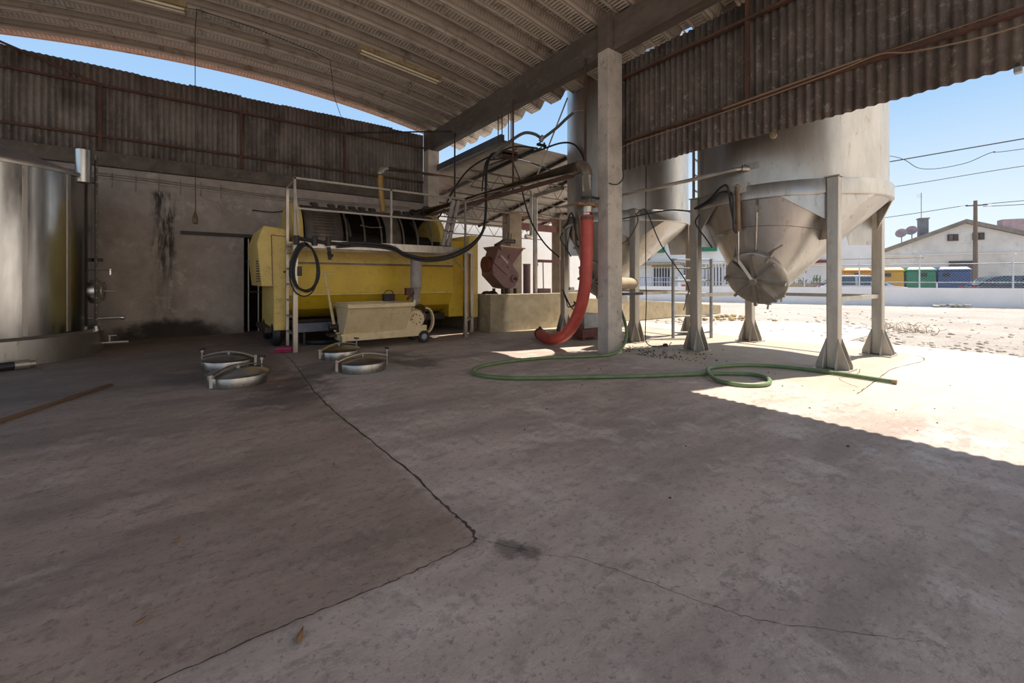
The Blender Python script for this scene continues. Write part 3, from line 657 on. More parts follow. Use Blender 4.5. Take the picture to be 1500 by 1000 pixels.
MB().box(1.31, 4.62, 7.95, 7.985, 2.90, 2.935).build('top_rail', M['alu_paint'], pf)
MB().box(1.31, 4.62, 7.955, 7.98, 2.40, 2.43).build('mid_rail', M['alu_paint'], pf)
MB().box(1.31, 1.345, 7.97, 8.73, 2.86, 2.89).build('side_rail', M['alu_paint'], pf)
MB().box(4.58, 4.615, 7.97, 8.6, 2.90, 2.935).box(4.58, 4.615, 8.58, 8.62, 1.84, 2.93).build('end_rail', M['alu_paint'], pf)
MB().box(4.56, 4.63, 7.93, 8.0, 0, 1.82).build('leg', M['alu'], pf)
MB().box(4.88, 4.95, 8.22, 8.29, .06, 1.82).build('leg', M['alu'], pf)
MB().beam((4.6, 7.97, 1.81), (4.92, 8.26, 1.81), .06, .05).build('bracket', M['alu'], pf)
MB().cyl((4.62, 7.98, .34), (4.92, 8.25, .40), .03, n=12).build('adjuster_bar', M['alu'], pf)
MB().cyl((4.24, 8.0, 1.78), (4.58, 7.97, 1.42), .016, n=8).build('brace', M['alu'], pf)
MB().box(1.36, 1.43, 7.93, 7.97, 1.28, 1.44).build('bracket', M['darkmetal'], pf)
# cable coil on the ladder
cc = thing('cable_coil', (1.45, 7.88, 1.5), 'coil of black cable hanging on the ladder of the platform', 'cable')
for k in range(6):
    rx, rz = .19+random.uniform(-.03, .035), .40+random.uniform(-.035, .06); cz = 1.42+random.uniform(-.03, .02); cx = 1.47+random.uniform(-.025, .02)
    MB().tube([(cx+rx*math.sin(2*PI*i/28)*(1-.15*math.cos(2*PI*i/28)), 7.86+.012*k-.03*math.cos(2*PI*i/14), cz+rz*math.cos(2*PI*i/28)) for i in range(28)], .011, 8, closed=True).build('loop', M['black'], cc)
# manifold of black fittings along the deck edge
mf = thing('hose_manifold', (1.6, 7.88, 1.83), 'black pipe manifold with taps along the platform edge', 'pipe')
MB().tube([(1.3, 7.89, 1.92), (1.55, 7.89, 1.88), (1.9, 7.89, 1.85), (2.2, 7.89, 1.85)], .032, 10, 4).build('pipe', M['black'], mf)
for x in (1.34, 1.62, 1.84): MB().cyl((x, 7.89, 1.8), (x, 7.89, 1.95), .045, n=12).build('fitting', M['darkmetal'], mf)
MB().cyl((1.84, 7.87, 1.78), (1.86, 7.87, 1.56), .03, n=10).cyl((1.82, 7.85, 1.68), (1.9, 7.85, 1.62), .028, n=10).build('tap', M['darkmetal'], mf)
# heavy black cable hanging from the canopy and swinging to the platform
hc = [(5.72, 8.3, 4.2), (5.4, 8.2, 4.05), (5.22, 8.1, 3.7), (5.15, 8.02, 3.2), (5.1, 7.95, 2.7), (4.95, 7.85, 2.25), (4.6, 7.82, 1.92), (4.1, 7.82, 1.7), (3.6, 7.84, 1.64), (3.2, 7.86, 1.72), (2.95, 7.88, 1.84), (2.4, 7.88, 1.88), (1.95, 7.88, 1.84)]
for k, (dx, dz, lab) in enumerate(((0, 0, 'thick black hose swinging from the canopy corner down to the platform deck'), (.03, -.05, 'second black hose strapped under the thick one along the platform'))):
    tag(at(MB().tube([(p[0]+dx, p[1]+.03*k, p[2]+dz*(1 if i > 5 else .2)) for i, p in enumerate(hc)], .028 if k == 0 else .02, 10, 8), (4.1, 7.82, 1.7)).build('hydraulic_hose', M['black']), lab, 'hose')
# grey tubes leaning on the railing
for i, (x0, x1, lab) in enumerate(((4.35, 4.14, 'left one of two grey plastic tubes leaning inside the platform railing'), (4.47, 4.25, 'right one of two grey plastic tubes leaning inside the platform railing'))):
    t = thing('plastic_tube', (x1, 8.1, 1.84), lab, 'tube', 'grey tubes leaning on the railing')
    p, q = V(x1, 8.14, 1.86), V(x0+.02, 8.04, 2.93)
    MB().cyl(p, q, .045, n=16).build('pipe', M['tube_grey'], t)
    for f in (.06, .35, .62, .97): MB().cyl(p.lerp(q, f-.008), p.lerp(q, f+.008), .05, n=16).build('band', M['darkmetal'], t)
MB_ = None
dp = thing('dustpan', (1.14, 8.12, 0), 'magenta plastic dustpan on the floor at the foot of the ladder', 'dustpan')
MB().prism([(0, 0), (.26, -.06), (.30, .18), (.06, .24)], (1.02, 8.06, .012), (1, 0, 0), (0, 1, 0), (0, 0, .008)).beam((1.08, 8.3, .03), (1.34, 8.24, .03), .015, .06).build('pan', M['magenta'], dp)
MB().beam((1.2, 8.28, .04), (1.24, 8.44, .06), .03, .02).build('handle', M['magenta'], dp)

# ------------------------------------------------------------------ cream must-pump cart
ct = thing('pump_cart', (2.9, 8, 0), 'cream hopper pump on wheels with a tall grey outlet pipe', 'pump')
x0, x1, yf, yb, zr, zb = 2.08, 3.22, 7.50, 8.42, .80, .27
hop = MB()
top = [V(x0, yf, zr), V(x1, yf, zr), V(x1, yb, zr), V(x0, yb, zr)]
bot = [V(x0, yf+.30, zb), V(x1-.02, yf+.30, zb), V(x1-.02, yb-.30, zb), V(x0, yb-.30, zb)]
hop.loft([bot, top], True, False); hop.build('hopper', M['cream'], ct, solid=.012, flat=True)
MB().box(x0-.03, x1+.03, yf-.03, yf+.02, zr-.07, zr).box(x0-.03, x1+.03, yb-.02, yb+.03, zr-.07, zr).box(x0-.03, x0+.02, yf, yb, zr-.07, zr).box(x1-.02, x1+.03, yf, yb, zr-.07, zr).build('rim', M['cream'], ct, bevel=.006)
MB().box(x0-.06, 3.62, yf+.26, yf+.32, .14, .27).box(x0-.06, 3.62, yb-.32, yb-.26, .14, .27).box(x0-.06, x0+.0, yf+.2, yb-.2, .14, .24).build('frame', M['cream'], ct, bevel=.006)
MB().plate([(3.18, yf+.28, .27), (3.62, yf+.28, .27), (3.4, yf+.28, .36), (3.2, yf+.28, .50)], .012).build('gusset', M['cream'], ct)
MB().plate([(x0+.02, yf+.32, .27), (x0+.02, yf+.12, .62), (x0-.03, yf+.24, .27)], .012).build('stay', M['cream'], ct)
for yy in (7.78, 8.30):
    wh = MB().lathe([(.055, -.035), (.1, -.04), (.118, -.025), (.118, .025), (.1, .04), (.055, .035)], (3.56, yy, .12), (0, 1, 0), n=28).build('wheel', M['black'], ct)
    MB().lathe([(.001, -.03), (.06, -.028), (.065, .0), (.06, .028), (.001, .03)], (3.56, yy, .12), (0, 1, 0), n=20).build('rim_disc', M['grey_galv'], wh)
for yy in (7.85, 8.1):
    MB().lathe([(.02, -.018), (.06, -.018), (.065, 0), (.06, .018), (.02, .018)], (x0-.02, yy, .066), (0, 1, 0), n=18).box(x0-.04, x0, yy-.03, yy+.03, .07, .15).build('castor', M['black'], ct)
pb = MB().lathe([(.001, -.16), (.16, -.16), (.19, -.12), (.19, .12), (.16, .16), (.001, .16)], (3.42, 7.98, .46), (0, 1, 0), n=28); pb.build('pump_head', M['cream'], ct)
fp = MB().lathe([(.001, -.02), (.11, -.02), (.115, 0), (.001, 0)], (3.42, 7.82, .46), (0, 1, 0), n=24).build('cover_plate', M['cream'], ct)
bl = MB()
for i in range(8): bl.cyl((3.42+.09*math.cos(i*PI/4), 7.79, .46+.09*math.sin(i*PI/4)), (3.42+.09*math.cos(i*PI/4), 7.80, .46+.09*math.sin(i*PI/4)), .012, n=6)
bl.build('bolt_ring', M['darkmetal'], fp)
MB().box(3.24, 3.66, 7.85, 8.15, .27, .33).build('base_plate', M['cream'], ct)
MB().cyl((3.62, 8.05, .48), (3.62, 8.38, .48), .12, n=20).cyl((3.62, 8.38, .48), (3.62, 8.44, .48), .10, n=20).build('motor', M['drum'], ct)
gd = MB(); rg = []
for i in range(13):
    a = math.radians(100-i*16); rg.append([V(3.66+.17*math.cos(a), 7.86, .42+.26*math.sin(a)), V(3.66+.17*math.cos(a), 7.95, .42+.26*math.sin(a)), V(3.66+.14*math.cos(a), 7.95, .42+.23*math.sin(a)), V(3.66+.14*math.cos(a), 7.86, .42+.23*math.sin(a))])
gd.loft(rg, True, True); gd.build('belt_guard', M['cream'], ct)
op = MB().lathe([(.075, .78), (.08, .80), (.08, 1.0), (.105, 1.06), (.115, 1.07), (.11, 1.10), (.11, 1.62), (.118, 1.63), (.118, 1.67), (.10, 1.67), (.10, 1.2)], (3.5, 8.0, 0), n=28); op.build('outlet_pipe', M['tube_grey'], ct)
MB().tube([(3.42, 8.0, .6), (3.44, 8.0, .72), (3.48, 8.0, .82)], .07, 14, 4).build('elbow', M['alu'], ct)
MB().box(3.26, 3.36, 7.9, 8.0, .92, 1.06).cyl((3.3, 7.95, .84), (3.46, 7.98, .98), .03, n=10).build('valve_block', M['rust'], ct)
for k in range(3):
    MB().tube([(3.34+.05*k, 7.82, .68), (3.5, 7.8-.02*k, .74-.03*k), (3.62-.03*k, 7.84, .66), (3.58, 7.85, .56)], .009, 6, 6).build('wire', M['black'], ct)
MB().box(2.98, 3.2, 8.34, 8.46, .80, .94).tube([(3.0, 8.4, .94), (3.05, 8.4, 1.0), (3.15, 8.4, 1.0), (3.19, 8.4, .94)], .008, 6, 4).build('control_box', M['darkmetal'], ct)
pole = MB().cyl((2.03, 8.2, .28), (1.95, 8.25, .8), .026, n=10).cyl((1.95, 8.25, .8), (1.86, 8.28, 1.32), .018, n=10).cyl((1.70, 8.26, 1.33), (2.0, 8.30, 1.32), .016, n=10); pole.build('tow_handle', M['cream'], ct)
MB().cyl((1.92, 8.2, .36), (2.12, 8.2, .36), .055, n=14).box(1.9, 2.1, 8.05, 8.35, .2, .24).build('tow_hitch', M['darkmetal'], ct)

# ------------------------------------------------------------------ pipes overhead
pp = thing('must_pipe', (5.1, 8, 3.1), 'thick brown steel pipe under the beam ending in a downward elbow at the pillar', 'pipe')
MB().tube([(5.1, 11.0, 3.1), (5.1, 5.12, 3.1)], .088, 20).build('run', M['pipe'], pp)
el = [(5.1, 5.12+.0, 3.1)] + [(5.1+.0, 5.12-.2*math.sin(a), 3.1-.2+.2*math.cos(a)) for a in [PI/2*i/8 for i in range(1, 9)]]
MB().tube(el, .09, 20).build('elbow', M['pipe'], pp)
MB().tube([(5.1, 4.92, 2.9), (5.1, 4.92, 2.42)], .086, 20).build('drop', M['pipe_light'], pp)
MB().cyl((5.1, 4.92, 2.40), (5.1, 4.92, 2.44), .13, n=20).box(4.86, 5.3, 4.86, 4.98, 2.405, 2.435).build('flange', M['rust_and_bounce'], pp)
MB().cyl((5.1, 4.92, 2.24), (5.1, 4.92, 2.40), .086, n=20).build('tail', M['pipe_light'], pp)
MB().cyl((5.1, 4.92, 2.53), (5.1, 4.92, 2.56), .095, n=16).box(5.15, 5.31, 4.84, 4.88, 2.53, 2.56).build('clamp', M['darkmetal'], pp)
MB().tube([(5.1, 11.0, 3.1), (5.05, 11.15, 3.1), (4.9, 11.2, 3.05), (4.75, 11.15, 2.95)], .095, 16, 5).cyl((5.1, 10.92, 3.1), (5.1, 10.98, 3.1), .15, n=20).cyl((4.86, 11.19, 3.03), (4.80, 11.18, 2.99), .16, n=20).build('swivel_joint', M['darkmetal'], pp)
MB().box(5.02, 5.18, 5.3, 11.0, 2.955, 2.985).build('support_angle', M['rust'], pp)
for yy in (5.25, 7.35, 9.9):
    tag(at(MB().cyl((5.40, yy, 3.1), (5.40, yy, 5.02), .022, n=8).beam((5.06, yy, 2.95), (5.42, yy, 3.1), .03, .02), (5.4, yy, 3.1)).build('pipe_hanger', M['rust'] if yy < 9 else M['darkmetal']),
        {5.25: 'dark rusty hanger rod just left of the concrete pillar', 7.35: 'dark rusty hanger rod near the canopy corner', 9.9: 'short black hanger rod by the far pillar'}[yy], 'rod', 'rods hanging from the beam')
rh = thing('red_hose', (5.1, 5, 0), 'thick red rubber hose curving down from the pipe onto the floor', 'hose')
MB().tube([(5.1, 4.92, 2.3), (5.1, 4.93, 1.7), (5.11, 4.97, 1.15), (5.12, 5.12, .68), (5.16, 5.45, .30), (5.28, 5.95, .13), (5.52, 6.5, .105), (5.72, 6.85, .105)], .1, 20, 8).build('hose', M['red_hose'], rh)
MB().cyl((5.1, 4.92, 2.18), (5.1, 4.92, 2.24), .108, n=20).build('clamp', M['red_steel'], rh)
MB().cyl((5.68, 6.78, .105), (5.76, 6.91, .105), .115, n=20).cyl((5.76, 6.91, .105), (5.80, 6.97, .105), .085, n=18).cyl((5.72, 6.85, .2), (5.74, 6.87, .24), .03, n=8).build('coupling', M['darkmetal'], rh)

ap = thing('filling_pipe', (5.5, 9.9, 3.83), 'pale steel pipe crossing under the canopy with an amber hose on its left end', 'pipe')
MB().tube([(3.62, 9.9, 3.83), (7.8, 9.9, 3.9)], .058, 16).build('run', M['pipe_light'], ap)
MB().tube([(3.45, 9.9, 3.66), (3.45, 9.9, 3.72), (3.49, 9.9, 3.79), (3.55, 9.9, 3.825), (3.62, 9.9, 3.83)], .062, 16, 4).build('elbow', M['pipe_light'], ap)
MB().tube([(3.45, 9.9, 3.68), (3.46, 9.9, 3.3), (3.52, 9.92, 2.82)], .062, 14, 6).build('hose', M['amber_hose'], ap)
MB().tube([(7.8, 9.9, 3.9), (7.9, 9.9, 3.88), (7.95, 9.9, 3.8), (7.95, 9.9, 3.6), (7.95, 9.9, 2.65), (7.92, 9.9, 2.52), (7.82, 9.9, 2.48), (7.72, 9.9, 2.5)], .06, 14, 4).build('drop', M['pipe_light'], ap)
tp_ = thing('riser_pipe', (7.15, 8.75, 0), 'vertical grey pipe rising from the pit then bending towards the rear silo', 'pipe')
MB().tube([(7.15, 8.75, .1), (7.15, 8.75, 3.2), (7.15, 8.72, 3.36), (7.15, 8.6, 3.42), (7.15, 7.7, 3.45)], .06, 14, 5).build('run', M['pipe_light'], tp_)

# ------------------------------------------------------------------ canopy beyond the shed
cn = thing('lean_to_canopy', (8.5, 11, 0), 'low lean-to canopy with lattice trusses beyond the beam', 'canopy')
def cz(y, x=9.5): return 4.42 - (y-8.1)*.164*max(0, min(1, (x-5.68)/2.6))
cs = MB(); n = 120; CX0, CX1 = 5.68, 11.8
cols = [CX0+(CX1-CX0)*k/14 for k in range(15)]; rows_ = []
for i in range(n+1):
    yy = 8.1 + 6.4*i/n
    rows_.append([V(x, yy, cz(yy, x) + .02*math.sin(i*PI/2)) for x in cols])
cs.loft(rows_, closed=False)
cs.build('roof_sheet', mat('canopy_sheet', (.50, .47, .43), (.40, .37, .335), (.28, .23, .18), rough=.7, s=1.2, st=(.4, 1.5, 1), bump=.08, dirt=.35), cn, solid=.006, ang=60)
MB().beam((5.62, 8.05, 4.44), (5.62, 11.28, 4.44), .1, .17, (0, 0, 1)).build('edge_channel', mat('channel_steel', (.13, .14, .16), (.1, .105, .12), rough=.5, metal=.4, s=3, dirt=.3), cn)
for x in (6.6, 7.7, 8.9, 10.1, 11.3):
    MB().beam((x, 8.15, cz(8.15, x)-.06), (x, 14.4, cz(14.4, x)-.06), .05, .09, (0, 0, 1)).build('purlin', M['darkmetal'], cn)
for yy in (9.6, 11.2, 12.15, 13.9):
    t = MB(); zt, zb_ = cz(yy)-.13, cz(yy)-.55
    t.beam((5.7, yy, zt), (11.7, yy, zt), .04, .04).beam((5.7, yy, zb_), (11.7, yy, zb_), .035, .035)
    for i in range(10):
        xa = 5.7+i*.6; t.beam((xa, yy, zb_), (xa+.3, yy, zt), .014, .014).beam((xa+.3, yy, zt), (xa+.6, yy, zb_), .014, .014)
    t.build('truss', M['drum'], cn)
MB().beam((8.9, 12.1, 3.12), (11.6, 12.1, 3.12), .12, .24, (0, 0, 1)).beam((8.5, 12.1, 3.45), (11.6, 12.1, 3.40), .08, .08).build('tie_beam', M['red_steel'], cn)
cor = MB().box(5.66, 6.05, 8.05, 8.4, 4.1, 4.14).box(5.66, 6.05, 8.05, 8.1, 4.0, 4.2).beam((5.7, 8.1, 4.0), (6.05, 8.1, 4.3), .03, .03); cor.build('corner_bracket', M['rust'], cn)
for x, zt, lab in ((8.9, 3.62, 'brick pillar carrying the canopy behind the mauve crusher'), (11.2, 3.70, 'brick pillar carrying the canopy behind the rear silo legs')):
    o = MB().box(x-.26, x+.26, 11.95, 12.4, 0, zt-.08).box(x-.2, x+.2, 11.98, 12.3, zt-.08, zt)
    o = at(o, (x, 12.1, 0)).build('brick_pillar', mat('pillar_render', (.34, .27, .20), (.26, .2, .15), (.2, .15, .11), rough=.9, s=2.5, bump=.2, dirt=.3), bevel=.01); tag(o, lab, 'pillar', 'brick pillars of the canopy')
# hanger rod pairs
for i, (x, yy) in enumerate(((5.5, 7.9), (5.5, 8.05), (5.62, 7.72), (5.62, 7.82))):
    tag(at(MB().cyl((x, yy, 4.3), (x, yy, 4.95), .012, n=6), (x, yy, 4.3)).build('hanger_rod', M['rust']), 'thin rusty rod tying the canopy corner up to the beam', 'rod', 'thin rods above the canopy corner')
# hoses draped around the canopy corner towards the rear silo
drape = [([(5.42, 8.15, 3.98), (5.56, 7.85, 4.22), (5.85, 7.61, 4.47), (6.05, 7.45, 4.46), (6.19, 7.36, 4.36)], .035, M['grey_hose'], 'grey hose arching over the canopy edge beside the beam'),
         ([(6.195, 7.355, 4.345), (6.38, 7.08, 4.55), (6.49, 6.88, 4.72), (6.545, 6.73, 4.81)], .032, M['grey_hose'], 'grey hose climbing against the sky to the rear silo'),
         ([(6.55, 6.72, 4.82), (6.58, 6.6, 4.84), (6.60, 6.48, 4.80)], .022, M['steel_leg'], 'steel inlet spout on the upper rear silo'),
         ([(5.45, 8.2, 3.98), (5.7, 8.0, 4.2), (5.95, 7.8, 4.25), (6.2, 7.5, 4.18)], .02, M['black'], 'black hose arching low beneath the thick grey one at the canopy corner'),
         ([(5.42, 8.3, 3.85), (5.8, 8.1, 4.02), (6.15, 7.75, 4.12), (6.32, 7.5, 4.22)], .018, M['black'], 'thin black hose lying along the canopy edge behind the slanting rod')]
for pts, r, m_, lab in drape[3:]: tag(at(MB().tube(pts, r, 10, 8), pts[0]).build('black_hose', m_), lab, 'hose')
for pts, r, m_, lab in drape[:2]:
    tag(at(MB().tube(pts, r, 10, 8), pts[0]).build('grey_hose', m_), lab, 'hose')
hb_ = thing('hose_bracket', (6.2, 7.4, 4.25), 'small black steel bracket where the grey and black hoses meet against the sky', 'bracket')
MB().cyl((6.18, 7.38, 4.30), (6.22, 7.33, 4.42), .05, n=14).build('coupling', M['grey_galv'], hb_)
MB().box(6.10, 6.34, 7.36, 7.42, 4.20, 4.25).beam((6.12, 7.4, 4.22), (6.26, 7.34, 4.38), .03, .03).beam((6.3, 7.39, 4.14), (6.3, 7.39, 4.3), .03, .03).build('plate', M['darkmetal'], hb_)
tag(at(MB().tube(drape[2][0], .022, 8, 6), (6.55, 6.72, 4.82)).build('inlet_spout', M['steel_leg']), drape[2][3], 'spout')
tag(at(MB().tube([(5.3, 8.2, 3.92), (5.7, 8.0, 4.0), (6.1, 7.5, 4.08), (6.36, 6.95, 4.18), (6.52, 6.68, 4.12), (6.565, 6.47, 3.85), (6.56, 6.40, 3.6)], .02, 8, 8), (6.1, 7.5, 4.0)).build('black_hose', M['black']), 'thin black hose running from the canopy corner to the rear silo wall', 'hose')
tag(at(MB().tube([(5.68, 8.4, 4.18), (5.55, 9.0, 4.08), (5.5, 9.6, 3.9), (5.5, 10.3, 3.5), (5.5, 10.8, 3.1), (5.45, 11.1, 2.9)], .022, 8, 8), (5.5, 9.6, 3.9)).build('black_hose', M['black']), 'black hose drooping below the edge channel towards the far pillar', 'hose')
tag(at(MB().tube([(5.4, 8.2, 4.05), (5.2, 8.12, 3.8), (5.12, 8.1, 3.4), (5.1, 8.1, 3.18)], .016, 8, 8), (5.2, 8.1, 3.7)).build('black_cable', M['black']), 'thin black cable dropping to the thick pipe beside the swinging hose', 'cable')
tag(at(MB().tube([(5.9, 8.15, 4.1), (6.05, 8.0, 3.6), (6.15, 7.9, 3.0), (6.25, 7.75, 2.5), (6.5, 7.6, 2.05), (6.85, 7.5, 1.75)], .018, 8, 8), (6.2, 7.8, 2.6)).build('black_cable', M['black']), 'black cable hanging from canopy down to the leftmost silo leg', 'cable')
tag(at(MB().cyl((6.55, 6.9, 5.2), (6.35, 7.9, 3.35), .016, n=8), (6.4, 7.6, 3.4)).build('tie_rod', M['steel_leg']), 'thin slanting steel rod crossing the sky behind the beam', 'rod')
tag(at(MB().tube([(6.1, 8.1, 4.05), (6.6, 8.0, 3.98), (7.1, 7.9, 3.85), (7.5, 7.85, 3.78)], .018, 8, 6), (6.6, 8, 4)).build('grey_hose', M['grey_hose']), 'slack grey hose beneath the canopy edge', 'hose')

# ------------------------------------------------------------------ pit wall and crusher
tw = MB().prism([(5.45, 0), (15.6, 0), (15.6, .30), (11, .60), (8.62, .72), (8.60, .88), (5.45, .88)], (0, 8.3, 0), (1, 0, 0), (0, 0, 1), (0, .2, 0))
tw.box(5.45, 5.65, 8.5, 11.3, 0, .88)
struct(tw.build('wall_pit', M['plaster_yellow'], bevel=.01, flat=True), 'low stained yellowish pit wall')
cm = thing('grape_crusher', (6.5, 9.3, 0), 'mauve painted crusher with a funnel standing behind the pit wall', 'machine')
def Cq(a, b_): return (5.98+a*.0177, 9.3, .88+(92-b_)*.0177*1.0)
def cpoly(pts): return [(5.98+(a-20)*.01755, .90+(91-b_)*.01755) for a, b_ in pts]
def cprism(pts, y, d): return MB().prism(cpoly(pts), (0, y, 0), (1, 0, 0), (0, 0, 1), (0, d, 0))
cprism([(22, 52), (33, 27), (52, 45), (58, 51), (64, 58), (69, 64), (68, 73), (62, 83), (52, 86), (42, 84), (23, 66)], 9.05, .55).build('body', M['mauve'], cm, bevel=.012)
cprism([(23, 48), (31, 27), (58, 51), (48, 67)], 9.02, .03).build('side_panel', M['mauve'], cm, bevel=.004)
cprism([(35, 38), (36.5, 37), (48, 47.5), (46.5, 49.5)], 9.012, .01).build('sight_strip', M['white_metal'], cm)
cprism([(30, 38), (33, 40.5), (33, 42), (30, 39.5)], 9.01, .01).build('handle_slot', M['darkmetal'], cm)
cprism([(45, 52), (48.5, 54.5), (48.5, 56), (45, 53.5)], 9.01, .01).build('handle_slot', M['darkmetal'], cm)
fu = MB()
A = cpoly([(31, 23.5), (74, 26)]); B = cpoly([(50, 50), (62, 50)])
fu.loft([[V(B[0][0], 9.2, B[0][1]), V(B[1][0], 9.2, B[1][1]), V(B[1][0], 9.5, B[1][1]), V(B[0][0], 9.5, B[0][1])],
         [V(A[0][0], 8.95, A[0][1]), V(A[1][0], 8.95, A[1][1]), V(A[1][0], 9.75, A[1][1]), V(A[0][0], 9.75, A[0][1])]])
fu.build('funnel', M['mauve'], cm, solid=.012, flat=True)
rr = cpoly([(31, 23.5), (76, 26)]); MB().beam((rr[0][0], 8.94, rr[0][1]), (rr[1][0], 8.94, rr[1][1]), .03, .03).build('funnel_rim', M['cream'], cm)
q = cpoly([(51, 25), (51, 42)]); MB().beam((q[0][0], 8.98, q[0][1]), (q[1][0], 9.12, q[1][1]), .03, .03).build('funnel_rib', M['rust'], cm)
q = cpoly([(60, 71)])[0]
MB().lathe([(.10, 0), (.10, -.03), (.075, -.03), (.07, -.01), (.001, -.01)], (q[0], 9.04, q[1]), (0, 1, 0), n=24).lathe([(.03, -.06), (.03, 0), (.001, -.06)], (q[0], 9.04, q[1]), (0, 1, 0), n=14).build('bearing', M['mauve'], cm)
q = cpoly([(20, 50)])[0]; MB().cyl((q[0]-.05, 9.3, q[1]), (q[0]+.1, 9.3, q[1]), .2, n=24).build('inlet_flange', M['red_steel'], cm)
MB().beam((6.35, 9.1, .05), (6.35, 9.1, 1.0), .06, .06).beam((6.75, 9.1, .05), (6.75, 9.1, 1.0), .06, .06).beam((6.35, 9.5, .05), (6.35, 9.5, 1.0), .06, .06).beam((6.75, 9.5, .05), (6.75, 9.5, 1.0), .06, .06).build('stand', M['darkmetal'], cm)
dc = thing('discharge_pipe', (6.4, 9.4, 2.2), 'stub of dark pipe with open mouth above the mauve crusher', 'pipe')
q = cpoly([(40, 22), (50, 17), (56, 14), (75, 13.5)])
MB().tube([(p[0], 9.4, p[1]) for p in q], .055, 14, 4).build('pipe', M['drum'], dc)
MB().cyl((q[3][0]-.03, 9.4, q[3][1]), (q[3][0]+.004, 9.4, q[3][1]), .06, n=16).build('mouth', M['black'], dc)
MB().cyl((6.35, 9.4, 2.1), (q[0][0], 9.4, q[0][1]), .03, n=8).build('strut', M['drum'], dc)
for i, (xx, yy) in enumerate(((5.78, 8.95), (5.98, 9.0))):
    tag(at(MB().lathe([(.15, -.05), (.28, -.06), (.31, -.03), (.31, .03), (.28, .06), (.15, .05)], (xx, yy, .64), (1, .1*i, .06), n=28), (xx, yy, .3)).build('tyre', M['black']), ('upright old tyre wedged against the press end cover', 'upright old tyre between press and pit wall, nearer the crusher')[i], 'tyre', 'old tyres by the pit')
tag(at(MB().cyl((7.3, 9.3, .3), (7.3, 9.3, 1.62), .1, n=20).cyl((7.3, 9.3, 1.62), (7.3, 9.3, 1.66), .105, n=20), (7.3, 9.3, 0)).build('bollard_pipe', M['mauve']), 'mauve upright pipe post standing behind the pit wall', 'post')
cw = thing('red_hoist', (8.3, 9.4, 0), 'small red crank arm with a hanging rod above the pit wall', 'hoist')
MB().box(7.75, 8.75, 9.38, 9.46, 1.72, 1.80).beam((7.76, 9.42, 1.74), (7.78, 9.42, 1.62), .03, .03).build('arm', M['red_steel'], cw)
MB().cyl((7.98, 9.42, 1.72), (8.0, 9.42, .98), .016, n=8).build('rod', M['grey_galv'], cw)
MB().box(7.72, 8.18, 9.3, 9.55, .72, .98).build('motor_box', M['mauve'], cw, bevel=.01)
MB().box(8.68, 8.75, 9.38, 9.46, 0, 1.75).build('post', M['red_steel'], cw)
tag(at(MB().box(8.28, 8.44, 8.62, 8.78, .72, 1.02), (8.36, 8.7, .72)).build('switch_box', M['grey_galv']), 'small pale switch box on the pit wall beside the silo leg', 'box')
tag(at(MB().tube([(6.9, 9.6, 2.55), (6.85, 9.6, 2.0), (6.95, 9.6, 1.55), (6.8, 9.6, 1.3), (6.6, 9.6, 1.2)], .01, 6, 6).tube([(7.0, 9.6, 2.5), (6.95, 9.6, 2.0), (7.02, 9.6, 1.5), (7.1, 9.6, 1.4)], .01, 6, 6), (6.9, 9.6, 2)).build('loose_wire', M['wire']), 'loose thin wires dangling in front of the white wall', 'wire')
# white building behind canopy
struct(MB().box(4, 17.5, 15.0, 15.3, 0, 4.4).build('wall_white', M['white_wall'], flat=True), 'white rendered wall behind the canopy')

